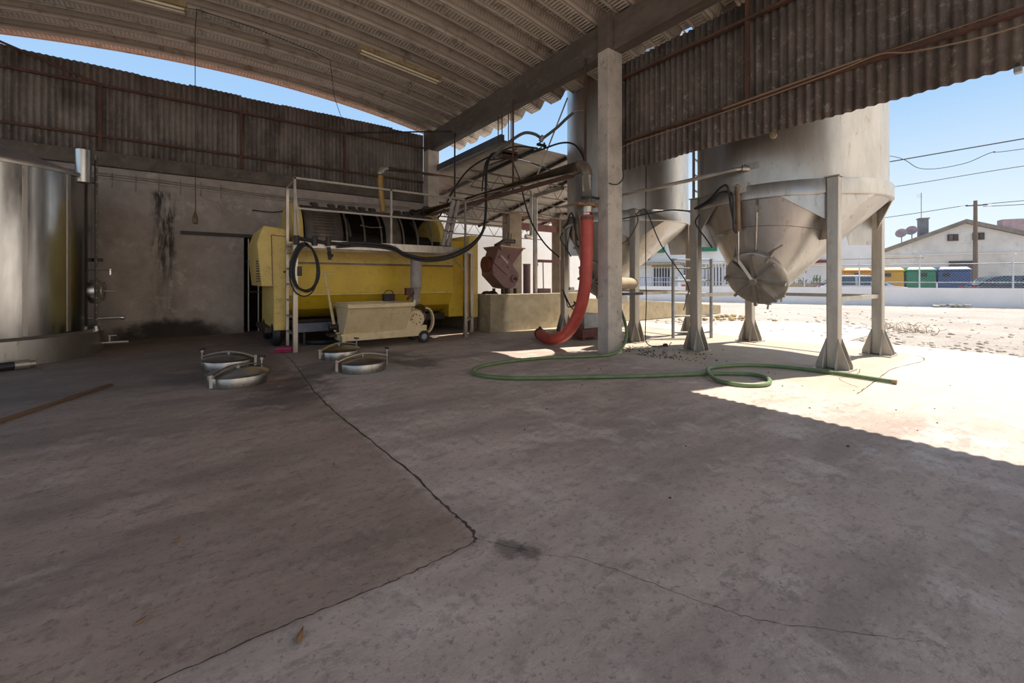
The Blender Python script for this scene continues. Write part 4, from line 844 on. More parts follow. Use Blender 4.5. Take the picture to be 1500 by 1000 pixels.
# ------------------------------------------------------------------ silos
SX, SY = 7.93, 3.14
def silo():
    s = thing('silo', (SX, SY, 0), 'front steel silo with a spoked bottom door, between pillar and open yard', 'silo', 'stainless silos outside')
    MB().lathe([(1.33, 2.60), (1.33, 6.4)], (SX, SY, 0), n=96).build('shell', M['steel_dull'], s)
    MB().lathe([(1.345, 6.38), (1.35, 6.42), (.25, 6.85), (.001, 6.87)], (SX, SY, 0), n=96).build('roof', M['steel_dull'], s)
    MB().lathe([(1.33, 2.60), (1.375, 2.60), (1.385, 2.585), (1.385, 2.40), (1.37, 2.385), (1.33, 2.385)], (SX, SY, 0), n=96).build('ring_band', M['steel_dull'], s)
    N_ = 96; c = V(6.95, SY, 1.24); nrm = V(-.88, 0, -.475).normalized(); u = V(0, 1, 0); v = V(-nrm.z*-1, 0, 0)
    v = nrm.cross(u).normalized()
    if v.z < 0: v = -v
    dr = .40
    def dp_(th, r, off): return c + nrm*off + u*(r*math.sin(th)) - v*(r*math.cos(th))
    ring = [V(SX+1.34*math.cos(2*PI*i/N_), SY+1.34*math.sin(2*PI*i/N_), 2.40) for i in range(N_)]
    # neck: ring towards door; map the -X side of the band to the top of the door
    door = [c + nrm*(-.06) + u*(dr*math.sin(2*PI*i/N_)) - v*(dr*math.cos(2*PI*i/N_)) for i in range(N_)]
    lo = [c + nrm*(0) + u*(dr*math.sin(2*PI*i/N_)) - v*(dr*math.cos(2*PI*i/N_)) for i in range(N_)]
    rings = [[ring[i].lerp(door[i], f) for i in range(N_)] for f in (0, .25, .5, .75, 1)] + [lo]
    cone = MB().loft(rings).build('cone', M['steel_dull'], s)
    # weld seams on the cone
    ws = MB()
    i0 = 50
    for i0 in (50,): ws.tube([ring[i0].lerp(door[i0], f)+V(-.012, 0, 0) for f in (0, .25, .5, .75, .97)], .016, 6)
    ws.tube([ring[i].lerp(door[i], .5) + V(-.002, -.002, 0) for i in range(34, 86)], .006, 6)
    ws.build('weld_seam', M['alu'], cone)
    # bottom door
    dm = MB()
    def dl(a, r, off): return c + nrm*off + u*(r*math.cos(a)) + v*(r*math.sin(a))
    prof_ = [(.40, -.03), (.445, -.03), (.445, .03), (.42, .045), (.30, .055), (.001, .06)]
    dm.loft([[dl(2*PI*i/56, r, o_) for i in range(56)] for r, o_ in prof_])
    door_o = dm.build('door', M['steel_leg'], s)
    for k in range(4):
        a = math.radians(8+45*k)
        MB().beam(dl(a, -.435, .085), dl(a, .435, .085), .042, .07, nrm).build('spoke', M['steel_dull'], door_o)
    MB().cyl(c+nrm*.05, c+nrm*.15, .05, n=14).build('hub', M['steel_leg'], door_o)
    p = dl(math.radians(128), .38, .08); p2 = dl(math.radians(128), .62, .05); t_ = u*.11-v*.06
    MB().cyl(p, p2, .022, n=8).cyl(p2-t_, p2+t_, .013, n=6).cyl(p.lerp(p2, .5)-nrm*.04, p.lerp(p2, .5)+nrm*.05, .026, n=8).build('clamp', M['steel_leg'], s)
    for a in (math.radians(-140), math.radians(-105)):
        p = dl(a, .43, .05); MB().cyl(p, p+nrm*.07-v*.06, .016, n=8).cyl(p-u*.04, p+u*.04, .022, n=8).build('clamp', M['steel_leg'], s)
    # hinge arms and hydraulic cylinder
    h0 = V(6.72, SY+.16, 1.50)
    ar = MB().beam(dl(math.radians(60), .42, .06), h0, .05, .04).beam(h0, c+nrm*.12, .05, .045).beam(dl(math.radians(95), .42, .05), c+nrm*.1, .05, .04)
    ar.build('hinge_arm', M['steel_leg'], s)
    MB().plate([(6.78, SY-.10, 1.62), (6.84, SY-.1, 1.82), (6.98, SY-.1, 1.75), (6.95, SY-.1, 1.58)], .02).plate([(6.76, SY+.26, 1.58), (6.84, SY+.26, 1.8), (6.98, SY+.26, 1.73), (6.95, SY+.26, 1.54)], .02).build('hinge_plate', M['steel_leg'], s)
    t0 = V(6.50, SY+.06, 2.62); tm = t0.lerp(h0, .58)
    MB().cyl(t0, tm, .038, n=16).cyl(tm, tm+(h0-t0)*.02, .045, n=16).build('hydraulic_cylinder', mat('brown_cylinder', (.24, .16, .10), (.17, .11, .07), rough=.5, metal=.3, s=6) if 'hc' not in M else M['hc'], s)
    MB().cyl(tm, h0, .02, n=12).build('piston_rod', M['chrome'], s)
    MB().box(6.50, 6.60, SY-.05, SY+.17, 2.5, 2.66).beam((6.5, SY+.06, 2.64), (6.58, SY+.06, 2.50), .04, .1).build('bracket', M['steel_leg'], s)
    MB().tube([(6.98, SY+1.12, 2.42), (6.68, SY+.62, 2.50), (6.46, SY+.30, 2.62), (6.40, SY+.16, 2.60), (6.44, SY+.13, 2.30), (6.52, SY+.12, 2.05)], .016, 8, 8).build('hydraulic_hose', M['black'], s)
    MB().tube([(6.98, SY+1.10, 2.42), (6.66, SY+.60, 2.46), (6.47, SY+.32, 2.54), (6.42, SY+.14, 2.52), (6.40, SY+.08, 2.40), (6.44, SY+.09, 2.0), (6.52, SY+.09, 1.92)], .016, 8, 8).build('hydraulic_hose', M['black'], s)
    MB().tube([(6.73, SY+.80, 2.30), (6.68, SY+.84, 2.15), (6.78, SY+.72, 1.9), (6.80, SY+.62, 1.74)], .012, 8, 6).build('hose_tail', M['black'], s)
    MB().cyl((6.86, SY+.42, 1.92), (6.74, SY+.44, 1.92), .025, n=10).cyl((6.76, SY+.38, 1.92), (6.76, SY+.5, 1.93), .02, n=10).build('sample_valve', M['steel_leg'], s)
    # round port high on the shell
    a = math.radians(203)
    p = V(SX+1.33*math.cos(a), SY+1.33*math.sin(a), 3.06); d = V(math.cos(a), math.sin(a), 0)
    # legs
    for sx in (-1, 1):
        for sy in (-1, 1):
            x, y_ = SX+sx*.97, SY+sy*1.0
            lg = MB().box(x-.07, x+.07, y_-.07, y_+.07, 0.02, 2.60).build('leg', M['steel_leg'], s, bevel=.012)
            ft = MB()
            for dx, dy in ((1, 0), (-1, 0), (0, 1), (0, -1)):
                o_ = V(x+dx*.07, y_+dy*.07, .02); e_ = V(x+dx*.19, y_+dy*.19, .02); th = V(-dy, dx, 0)*.07
                for k in (-1, 1): ft.plate([o_+th*k, e_+th*k, e_+th*k+V(0, 0, .05), o_+th*k+V(0, 0, .40)], .012)
            ft.box(x-.2, x+.2, y_-.2, y_+.2, 0, .02); ft.build('foot', M['steel_leg'], lg)
            MB().box(x-.085, x+.085, y_-.085, y_+.085, 2.60, 2.615).build('leg_cap', M['steel_leg'], lg)
            ang = math.atan2(sy*1.0, sx*.97); tn = V(-math.sin(ang), math.cos(ang), 0); rd = V(math.cos(ang), math.sin(ang), 0); L_ = V(x, y_, 0)
            g = MB()
            for k in (-1, 1): g.plate([L_+tn*k*.05+V(0, 0, 2.40)+rd*-.04, L_+tn*k*.62+V(0, 0, 2.40)-rd*.17, L_+tn*k*.05+V(0, 0, 2.02)-rd*.04], .012)
            g.plate([L_-rd*.06+V(0, 0, 2.40), L_-rd*.55+V(0, 0, 2.36), L_-rd*.42+V(0, 0, 1.78), L_-rd*.06+V(0, 0, 1.78)], .012)
            g.build('gusset', M['steel_dull'], lg)
    for (xa, ya, xb, yb) in ((.97, -1, .97, 1), (-.97, 1, .97, 1), (-.97, -1, .97, -1)):
        MB().beam((SX+xa, SY+ya, .95), (SX+xb, SY+yb, .95), .06, .06).build('tie_bar', M['steel_leg'], s)
    return s
s1 = silo()
s2 = dup(s1, (0, 3.295, 0), 'rear steel silo partly hidden behind the concrete pillar')
# extra fittings only on the front silo
a = math.radians(196); p = V(SX+1.33*math.cos(a), SY+1.33*math.sin(a), 3.27); d = V(math.cos(a), math.sin(a), 0)
MB().cyl(p-d*.02, p+d*.05, .045, n=20).cyl(p+d*.05, p+d*.06, .018, n=12).build('sight_port', M['tarp'], s1)
lm = MB()
def lpos(a, r): return V(SX+r*math.cos(math.radians(a)), SY+r*math.sin(math.radians(a)), 0)
la, lb_ = lpos(112, 1.41), lpos(88, 1.46)
lm.beam(la+V(0, 0, 1.9), la+V(0, 0, 6.6), .035, .035).beam(lb_+V(0, 0, 1.9), lb_+V(0, 0, 6.6), .035, .035)
for i in range(16): lm.beam(la+V(0, 0, 2.0+i*.29), lb_+V(0, 0, 2.0+i*.29), .024, .024)
lm.build('ladder', M['steel_leg'], s1)
fp_ = thing('filler_pipe', (6.4, 4, 2.8), 'pale steel pipe reaching from behind the pillar to the front silo shell', 'pipe')
fq = V(6.50, 3.25, 2.86)
MB().tube([(6.3, 7.0, 2.78), (6.38, 4.6, 2.80), (6.45, 3.35, 2.84), fq, (6.58, 3.16, 2.87)], .03, 12, 5).build('run', M['pipe_light'], fp_)
MB().cyl((6.56, 3.17, 2.87), (6.63, 3.10, 2.86), .05, n=14).cyl((6.58, 3.16, 2.86), (6.58, 3.16, 2.95), .015, n=8).box(6.60, 6.66, 2.95, 3.2, 2.84, 2.94).build('coupling', M['alu'], fp_)
tag(at(MB().tube([(5.66, 4.88, 2.20), (6.0, 4.9, 2.28), (6.5, 4.6, 2.40), (6.75, 4.45, 2.44), (6.98, 4.28, 2.42)], .013, 8, 6), (6.3, 4.7, 2.3)).build('hydraulic_line', M['black']), 'black hydraulic line running from the pillar to the front silo', 'hose')
tag(at(MB().tube([(6.15, 4.75, 2.35), (6.2, 4.7, 2.42), (6.3, 4.65, 2.38), (6.5, 4.5, 1.8), (6.95, 4.3, 1.15), (7.4, 4.6, .85), (7.8, 4.9, .62)], .01, 6, 8), (6.5, 4.5, 1.8)).build('thin_cable', M['wire']), 'thin dark cable slanting across the gap between the two silos', 'cable')
tag(at(MB().tube([(6.08, 4.72, 2.36), (6.1, 4.7, 2.2), (5.9, 4.74, 1.9), (5.657, 4.76, 1.8)], .009, 6, 8), (6, 4.7, 2)).build('thin_cable', M['wire']), 'thin cable curving back to the right face of the pillar', 'cable')
tag(at(MB().tube([(6.55, 4.86, 3.3), (6.54, 4.86, 1.4), (6.56, 4.86, .9), (6.53, 4.86, .3), (6.55, 4.86, .1), (6.62, 4.78, .02), (6.85, 4.72, .012)], .009, 6, 4).lathe([(.001, 0), (.05, .01), (.04, .05), (.001, .06)], (6.9, 4.7, .0), n=8), (6.55, 4.86, .1)).build('plumb_cable', M['wire']), 'thin vertical cable hanging to the ground between pillar and silo legs', 'cable')

# pump and tap behind the pillar
bp = thing('transfer_pump', (6.3, 5.2, .8), 'tan barrel shaped pump on a bar right behind the pillar', 'pump')
MB().cyl((6.02, 5.15, 1.15), (6.86, 5.40, 1.15), .11, n=20).build('barrel', M['tarp'], bp)
MB().box(5.9, 6.9, 5.18, 5.26, .93, .98).beam((6.0, 5.22, 0), (6.0, 5.22, .95), .05, .05).build('bar', M['darkmetal'], bp)
MB().cyl((6.05, 5.1, 1.0), (6.05, 5.1, .9), .03, n=10).box(6.0, 6.2, 5.0, 5.2, .80, .93).build('tap', M['pipe_light'], bp)
gh = thing('garden_hose', (5, 3.6, 0), 'long green garden hose looped over the concrete floor', 'hose')
g = [(6.06, 5.08, .96), (6.0, 5.0, .75), (5.85, 4.75, .45), (5.65, 4.6, .2), (5.3, 4.55, .05), (4.9, 4.72, .028), (4.4, 4.95, .028), (4.07, 5.05, .028), (3.6, 5.09, .028), (3.2, 5.04, .028), (2.94, 4.88, .028), (2.83, 4.6, .028), (3.0, 4.26, .028), (3.4, 3.95, .028), (3.75, 3.75, .028), (4.5, 3.3, .028), (5.15, 2.96, .028), (5.58, 2.62, .03), (5.52, 2.36, .028), (5.2, 2.25, .028), (4.95, 2.42, .028), (4.97, 2.70, .028), (5.28, 2.98, .055), (5.66, 3.1, .03), (6.15, 2.93, .028), (6.45, 2.55, .028), (6.55, 2.0, .028), (6.54, 1.6, .028), (6.53, 1.42, .028)]
MB().tube(g, .024, 12, 10).build('hose', M['green_hose'], gh)
MB().cyl((6.53, 1.44, .028), (6.53, 1.40, .028), .027, n=12).build('end_ring', M['straw'], gh)

# pipe barrier behind the silo
gb = thing('pipe_barrier', (8.6, 5.0, 0), 'galvanised pipe gate standing between the front silo legs', 'gate')
pA, pB = V(7.6, 4.75, 0), V(9.35, 5.75, 0)
pA, pB = V(8.05, 5.3, 0), V(8.73, 4.85, 0)
for p in (pA, pB): MB().cyl(p, p+V(0, 0, 1.66), .032, n=12).build('post', M['grey_galv'], gb)
for z in (.12, .46, .93, 1.20, 1.46, 1.64): MB().cyl(pA+V(0, 0, z), pB+V(0, 0, z), .018, n=8).build('rail', M['grey_galv'], gb)

# red junk pallet behind hose
jk = thing('motor_unit', (6.55, 6.35, 0), 'rusty red motor base with a grey box behind the red hose', 'machine')
MB().box(6.2, 6.9, 6.1, 6.6, .05, .22).box(6.22, 6.3, 6.12, 6.2, 0, .05).box(6.8, 6.88, 6.5, 6.58, 0, .05).build('base', M['red_steel'], jk, bevel=.01)
MB().box(6.35, 6.8, 6.2, 6.55, .22, .52).build('box', M['grey_galv'], jk, bevel=.01)
MB().cyl((6.25, 6.2, .26), (6.25, 6.55, .26), .07, n=14).build('motor', M['rust'], jk)
for k in range(3):
    tag(at(MB().tube([(6.78, 7.3, 1.0), (6.7+.08*k, 7.1, .75-.08*k), (6.6, 6.9-.1*k, .62), (6.75-.1*k, 6.7, .75), (6.6, 6.5, .5)], .012, 6, 8), (6.7, 7, .7)).build('loose_cable', M['wire']), 'tangled thin black cables drooping behind the red hose', 'cable', 'tangled cables behind the red hose')

# ------------------------------------------------------------------ outside: boundary wall, fence, street
O_, T_, N2 = V(25.3, 10, 0), V(.447, -.894, 0).normalized(), V(.894, .447, 0).normalized()
def W(t, n, z): return O_ + T_*t + N2*n + V(0, 0, z)
def wbox(mb, t0, t1, n0, n1, z0, z1):
    p = [W(t, n, z) for z in (z0, z1) for n in (n0, n1) for t in (t0, t1)]
    return mb.add(p, [(0,2,3,1),(4,5,7,6),(0,1,5,4),(2,6,7,3),(0,4,6,2),(1,3,7,5)])
struct(wbox(MB(), -40, 25, 0, .2, -.05, .86).build('wall_boundary', M['white_wall'], flat=True), 'low white boundary wall of the yard')
fc = thing('chain_link_fence', W(5, .1, .86), 'grey chain link fence with pipe rails on the white boundary wall', 'fence')
for t in (-4.9, -2.0, .9, 3.2, 5.48, 6.1, 8.62, 11.5, 14.5):
    h = 2.2 if t not in (6.1,) else 1.1
    m_ = MB().cyl(W(t, .1, .86), W(t, .1, h), .03, n=8)
    if h > 2: m_.cyl(W(t, .1, h), W(t, -.12, h+.18), .022, n=6)
    m_.build('post', M['white_metal'], fc)
for z in (1.12, 1.98): MB().cyl(W(-12, .1, z), W(18, .1, z), .019, n=8).build('rail', M['grey_galv'], fc)
MB().cyl(W(-12, .0, 2.3), W(5.6, .0, 2.28), .012, n=6).build('barbed_wire', M['rust'], fc)
lk = MB()
i = 0
t = -6.0
while t < 14:
    lk.beam(W(t, .1, .9), W(t+1.08, .1, 1.98), .006, .006).beam(W(t+1.08, .1, .9), W(t, .1, 1.98), .006, .006); t += .12
lk.build('mesh', M['grey_galv'], fc)
rs = thing('rubble_pile', W(6.3, -.35, 0), 'small heap of broken concrete against the boundary wall', 'rubble')
for k in range(6):
    p = W(5.9+.2*k+random.uniform(-.1, .1), -.62+random.uniform(-.15, .15), .035+.03*(k % 3))
    m_ = MB().beam(p-V(.18, .05, 0), p+V(.18, .08, random.uniform(0, .03)), .22, .07); m_.build('slab', M['stone'], rs)

# vehicles
def car(t0, t1, n, hgt, paint, label, front=1):
    """three-box outline along the wall direction; front=1 points to +t"""
    L_ = t1-t0
    o = thing('car', W((t0+t1)/2, n, 0), label, 'car')
    def S(f): return (t0 + f*L_) if front > 0 else (t1 - f*L_)
    wd = .84
    body = [(0, .35), (0.0, .62), (.01, .88), (.03, .93), (.30, .96), (.66, .95), (.80, .90), (.95, .74), (.995, .60), (1, .35), (.93, .22), (.07, .22)]
    m = MB(); rings = []
    for off, sc_, in ((-wd, .97), (-wd+.06, 1), (wd-.06, 1), (wd, .97)):
        rings.append([W(S(.5+(f-.5)*sc_), n+off, z if sc_ == 1 else .02+z*.97) for f, z in body])
    m.loft(rings, True, True); m.build('body', paint, o)
    cab = [(.05, .92), (.16, hgt-.10), (.24, hgt-.01), (.40, hgt), (.52, hgt-.03), (.72, .93)]
    m = MB(); rings = []
    for off, k in ((-.78, 0), (-.62, 1), (.62, 1), (.78, 0)):
        rings.append([W(S(f), n + (off if z < 1.0 else off*.86), z if k else min(z, hgt-.04)) for f, z in cab])
    m.loft(rings, True, True); m.build('cabin', paint, o)
    for sgn in (-1, 1):
        for (fa, fb, fc_, fd) in ((.14, .36, .36, .22), (.385, .66, .53, .385)):
            P = [W(S(fa), n+sgn*.80, .98), W(S(fb), n+sgn*.80, .98), W(S(fc_), n+sgn*.70, hgt-.10), W(S(fd), n+sgn*.70, hgt-.10)]
            MB().plate(P, .02).build('side_window', M['car_glass'], o)
    MB().plate([W(S(.725), n-.66, .96), W(S(.725), n+.66, .96), W(S(.535), n+.56, hgt-.05), W(S(.535), n-.56, hgt-.05)], .012).build('windscreen', M['car_glass'], o)
    MB().plate([W(S(.045), n-.64, .98), W(S(.045), n+.64, .98), W(S(.165), n+.54, hgt-.08), W(S(.165), n-.54, hgt-.08)], .012).build('rear_window', M['car_glass'], o)
    for f in (.18, .80):
        for sgn in (-1, 1):
            MB().lathe([(.12, -.08), (.30, -.09), (.32, -.06), (.32, .06), (.30, .09), (.12, .08)], W(S(f), n+sgn*.76, .32), N2, n=24).build('wheel', M['black'], o)
    for sgn in (-1, 1):
        wbox(MB(), min(S(.0), S(.05)), max(S(.0), S(.05)), n+sgn*.66-.12, n+sgn*.66+.12, .78, .93).build('tail_light', M['red_lens'], o)
        wbox(MB(), min(S(.50), S(.53)), max(S(.50), S(.53)), n+sgn*.88-.08, n+sgn*.88+.08, .98, 1.1).build('mirror', paint, o)
    return o
car(1.65, 6.0, 1.75, 1.50, M['car_white'], 'white hatchback parked behind the boundary wall', 1)
car(7.72, 12.1, 1.9, 1.46, M['car_grey'], 'dark saloon car at the far right behind the fence', 1)
def bin_(t0, t1, m_, label, spot):
    o = thing('recycling_bin', W((t0+t1)/2, 4.9, 0), label, 'container', 'recycling bins across the street')
    d_ = .06
    r0 = [W(t0+.05, 4.3, .08), W(t1-.05, 4.3, .08), W(t1-.05, 5.5, .08), W(t0+.05, 5.5, .08)]
    r1 = [W(t0, 4.25, 1.0), W(t1, 4.25, 1.0), W(t1, 5.55, 1.0), W(t0, 5.55, 1.0)]
    r2 = [W(t0+.02, 4.27, 1.72), W(t1-.02, 4.27, 1.72), W(t1-.02, 5.53, 1.72), W(t0+.02, 5.53, 1.72)]
    MB().loft([r0, r1, r2], True, True).build('body', m_, o, bevel=.05, flat=True)
    r3 = [W(t0-.02, 4.23, 1.72), W(t1+.02, 4.23, 1.72), W(t1+.02, 5.57, 1.72), W(t0-.02, 5.57, 1.72)]
    r4 = [W(t0-.02, 4.23, 1.80), W(t1+.02, 4.23, 1.80), W(t1+.02, 5.57, 1.80), W(t0-.02, 5.57, 1.80)]
    r5 = [W(t0+.12, 4.4, 1.95), W(t1-.12, 4.4, 1.95), W(t1-.12, 5.4, 1.95), W(t0+.12, 5.4, 1.95)]
    MB().loft([r3, r4, r5], True, True).build('lid', m_, o, bevel=.03, flat=True)
    tc = (t0+t1)/2 + spot
    wbox(MB(), tc-.13, tc+.13, 4.2, 4.27, 1.42, 1.62).build('slot', M['black'], o)
    return o
bin_(7.45, 8.78, M['bin_b'], 'blue recycling bin across the street', -.35)
bin_(6.12, 7.38, M['bin_g'], 'green recycling bin across the street', .1)
bin_(4.8, 6.05, M['bin_y'], 'yellow recycling bin beside the green one', -.1)
bin_(3.3, 4.6, M['bin_o'], 'orange container half hidden by the front silo legs', 0)
st_ = MB(); tc = 8.05
for k in range(5): wbox(st_, tc-.25+k*.12, tc-.17+k*.12, 4.2, 4.262, 1.38+.03*(k % 2), 1.50)
st_ = wbox(MB(), tc-.1, tc+.3, 4.19, 4.262, 1.30, 1.42)

# gabled house
hs = thing('gabled_house', W(10.5, 16, 0), 'weathered white house with a low gable and two small shutters', 'house')
g_ = [(5.6, 0), (18, 0), (18, 2.6), (11.2, 5.0), (5.6, 2.55)]
RD = V(.99, .13, 0).normalized()*9
m = MB(); m.add([W(a, 12, b_) for a, b_ in g_]+[W(a, 12, b_)+RD for a, b_ in g_], [(4,3,2,1,0), (5,6,7,8,9), (0,1,6,5), (1,2,7,6), (2,3,8,7), (3,4,9,8), (4,0,5,9)])
m.build('walls', M['old_wall'], hs, flat=True)
m = MB()
for (a, b_) in (((5.2, 2.42), (11.2, 5.0)), ((11.2, 5.0), (18.5, 2.43))):
    P = [W(a[0], 11.8, a[1]), W(b_[0], 11.8, b_[1]), W(b_[0], 11.8, b_[1])+RD, W(a[0], 11.8, a[1])+RD]
    m.add(P+[p+V(0, 0, .26) for p in P], [(0,1,2,3), (7,6,5,4), (0,4,5,1), (1,5,6,2), (2,6,7,3), (3,7,4,0)])
m.build('roof', M['rooftile'], hs, flat=True)
wbox(MB(), 5.6, 18, 11.9, 12.0, 2.95, 3.0).build('ledge', M['white_wall'], hs)
for t0, t1, z0, z1 in ((10.33, 10.85, 3.86, 4.3), (11.55, 12.1, 3.88, 4.34)):
    wdw = wbox(MB(), t0, t1, 11.93, 12.02, z0, z1).build('window', M['shutter'], hs)
    wbox(MB(), t0+.06, (t0+t1)/2-.03, 11.9, 11.94, z0+.07, z1-.06).add([], []).build('shutter_leaf', mat('shutter_grey', (.16, .13, .13), rough=.6) , wdw)
    wbox(MB(), (t0+t1)/2+.03, t1-.06, 11.9, 11.94, z0+.07, z1-.06).build('shutter_leaf', M['shutter'], wdw)
wbox(MB(), 10.4, 11.6, 11.9, 12.02, 0, 2.5).build('garage_door', M['shutter'], hs)
wbox(MB(), 9.02, 9.48, 12.3, 12.8, 3.9, 5.45).add([], []).build('chimney', mat('chimney_grey', (.22, .22, .24), rough=.9, s=3), hs)
wbox(MB(), 8.97, 9.53, 12.25, 12.85, 5.45, 5.53).build('chimney_cap', M['rooftile'], hs)
wbox(MB(), 13.2, 14.2, 12.6, 13.3, 3.8, 5.2).build('chimney', mat('pink_render', (.5, .36, .36), rough=.9, s=3), hs)
m = MB().cyl(W(9.15, 12.5, 5.4), W(9.15, 12.5, 7.3), .022, n=6)
for k in range(4): m.cyl(W(8.9, 12.5, 7.2-.07*k), W(9.2, 12.5, 7.2-.07*k), .012, n=5)
m.build('aerial', M['grey_galv'], hs)
for t in (8.05, 8.6):
    cpt = W(t, 12.3, 4.5 if t < 8.3 else 4.66); nd = (N2*-1+T_*-.6+V(0, 0, .4)).normalized()
    m = MB().lathe([(.001, 0), (.15, .02), (.28, .07), (.33, .11), (.28, .085), (.001, .02)], cpt, nd, n=20).cyl(cpt, V(cpt.x, cpt.y, 3.7), .03, n=6).cyl(cpt, cpt+nd*.35, .012, n=5)
    m.build('satellite_dish', mat('dish_pink', (.42, .30, .30), rough=.6), hs)
# utility pole and overhead lines
up = thing('utility_pole', W(11.15, 10.5, 0), 'brown wooden utility pole in front of the gable', 'pole')
MB().cyl(W(11.15, 10.5, 0), W(11.15, 10.5, 6.25), .13, .09, n=14).build('mast', M['wood_pole'], up)
MB().beam(W(10.7, 10.5, 5.95), W(11.7, 10.5, 5.95), .06, .06).build('crossarm', M['darkmetal'], up)
wires = [([W(10.8, 10.5, 6.0), W(7, 11, 5.55), W(2, 12, 5.2)], 'overhead wire left of the utility pole'),
         ([W(11.5, 10.5, 6.0), W(15, 9, 6.0), W(22, 6, 6.2)], 'upper overhead wire right of the utility pole'),
         ([W(11.5, 10.5, 5.85), W(15, 9, 5.7), W(22, 6, 5.8)], 'lower overhead wire right of the utility pole')]
for pts, lab in wires: tag(at(MB().tube(pts, .02, 5, 6), pts[0]).build('overhead_wire', M['wire']), lab, 'wire')
def sky_line(pts, r, lab): tag(at(MB().tube(pts, r, 5, 8), pts[0]).build('overhead_wire', M['wire']), lab, 'wire')
SKY = [([(23, 12.0, 6.06), (23, 5.292, 6.085), (23, 1.589, 6.09), (23, -6, 6.1)], .022, 'thick black cable rising to the right across the sky'),
       ([(23, 9.0, 7.0), (23, 5.292, 6.367), (23, 4.188, 5.6), (23, 3.065, 5.54), (23, 2.299, 5.80), (23, 1.589, 5.74), (23, -5, 5.6)], .012, 'slack thin cable with a dip across the sky'),
       ([(23, 12.0, 5.0), (23, 5.226, 5.03), (23, 1.589, 5.15), (23, -6, 5.3)], .012, 'thin straight cable low across the sky')]
for a_ in SKY: sky_line(*a_)
# white block and white houses
hb = thing('white_building', W(3, 10.5, 0), 'plain white block left of the gabled house', 'building')
wbox(MB(), -1.8, 6.37, 9.6, 11.6, 0, 4.62).build('walls', M['white_wall'], hb, flat=True)
wbox(MB(), -1.85, 6.42, 9.55, 11.65, 4.62, 4.69).build('parapet', M['old_wall'], hb)
wbox(MB(), 2.0, 3.3, 9.2, 9.6, 2.45, 2.62).build('awning', M['red_steel'], hb)
wbox(MB(), 1.9, 2.15, 9.5, 9.62, 1.75, 2.2).build('meter_box', M['grey_galv'], hb)
wbox(MB(), 5.85, 6.25, 9.5, 9.62, 2.1, 2.4).build('vent', M['shutter'], hb)
m = MB().cyl(W(5.9, 10.2, 4.6), W(5.9, 10.2, 5.7), .025, n=6).cyl(W(5.7, 10.2, 5.6), W(6.1, 10.2, 5.6), .015, n=5); m.build('aerial', M['grey_galv'], hb)
h2 = thing('white_house', W(-8, 16, 0), 'white two-storey house with green awning seen between the silos', 'house')
wbox(MB(), -19, -2.0, 14, 22, 0, 7.2).build('walls', M['white_wall'], h2, flat=True)
wbox(MB(), -19.2, -1.9, 13.8, 22.2, 7.2, 7.4).build('roof', M['tile'], h2)
for t0, t1 in ((-10.6, -8.0), (-4.9, -3.7)):
    wbox(MB(), t0, t1, 13.6, 14.02, 3.75, 5.5).build('awning', M['green_awning'], h2)
wbox(MB(), -11.2, -10.6, 13.9, 14.02, 3.75, 5.0).build('window', M['glass_dark'], h2)
for t0, t1, z0, z1 in ((-8.95, -7.55, .2, 2.45), (-6.4, -5.75, .8, 2.55), (-4.7, -3.3, .8, 2.4), (-3.1, -2.5, .9, 2.5)):
    wdw = wbox(MB(), t0, t1, 13.92, 14.02, z0, z1).build('window', M['glass_dark'], h2)
    m = MB(); k = t0
    while k <= t1: wbox(m, k-.035, k+.035, 13.88, 13.95, z0, z1); k += .24
    m.build('grille', M['white_metal'], wdw)
    wbox(MB(), t0-.15, t1+.15, 13.86, 14.02, z1, z1+.22).build('lintel', M['plaster_yellow'], h2)
m = MB(); cst = W(-9.4, 13.95, 3.35); m.plate([cst+T_*.25, cst+V(0, 0, .3), cst-T_*.25, cst-V(0, 0, .3)], .06); m.build('star_ornament', M['darkmetal'], h2)
wbox(MB(), -6.3, -5.9, 13.7, 13.95, 4.0, 4.3).build('vent', M['grey_galv'], h2)
wbox(MB(), -11.0, -6.6, 12.9, 14.02, 2.62, 2.8).build('porch_roof', M['plaster_yellow'], h2)
fn = thing('garden_railing', W(-7, 9, 0), 'blue-grey garden railing in front of the white house', 'railing')
wbox(MB(), -16, -4.45, 9.0, 9.2, 0, .55).build('plinth', M['white_wall'], fn)
m = MB(); t = -16
while t < -4.4: wbox(m, t-.02, t+.02, 9.08, 9.12, .55, 1.45); t += .17
wbox(m, -16, -4.4, 9.07, 9.13, 1.42, 1.48); m.build('bars', M['blue_rail'], fn)
wbox(MB(), -6.3, -5.7, 8.95, 9.25, 0, 1.5).build('gate_pier', M['white_wall'], fn)
gt = thing('white_gate', W(-3, 9, 0), 'tall white barred gate beside the garden railing', 'gate')
m = MB(); t = -4.3
while t < -.6: wbox(m, t-.035, t+.035, 9.05, 9.15, .5, 2.5); t += .22
wbox(m, -4.4, -.6, 9.04, 9.16, 2.45, 2.52); wbox(m, -4.4, -.6, 9.04, 9.16, .55, .65); m.build('bars', M['white_metal'], gt)
wbox(MB(), -4.4, -1.9, 9.0, 9.2, 0, .55).build('plinth', M['white_wall'], gt)
sm_ = thing('parked_scooter', W(-4.6, 3, 0), 'small red and white vehicle parked by the garden railing', 'vehicle')
wbox(MB(), -5.5, -4.5, 2.6, 3.6, .35, 1.55).build('body', M['white_metal'], sm_, bevel=.12)
wbox(MB(), -5.4, -4.6, 2.56, 2.66, .75, .95).build('bumper', M['red_lens'], sm_)
for t in (-5.3, -4.7): MB().lathe([(.1, -.06), (.22, -.06), (.24, 0), (.22, .06), (.1, .06)], W(t, 2.8, .24), N2, n=18).build('wheel', M['black'], sm_)
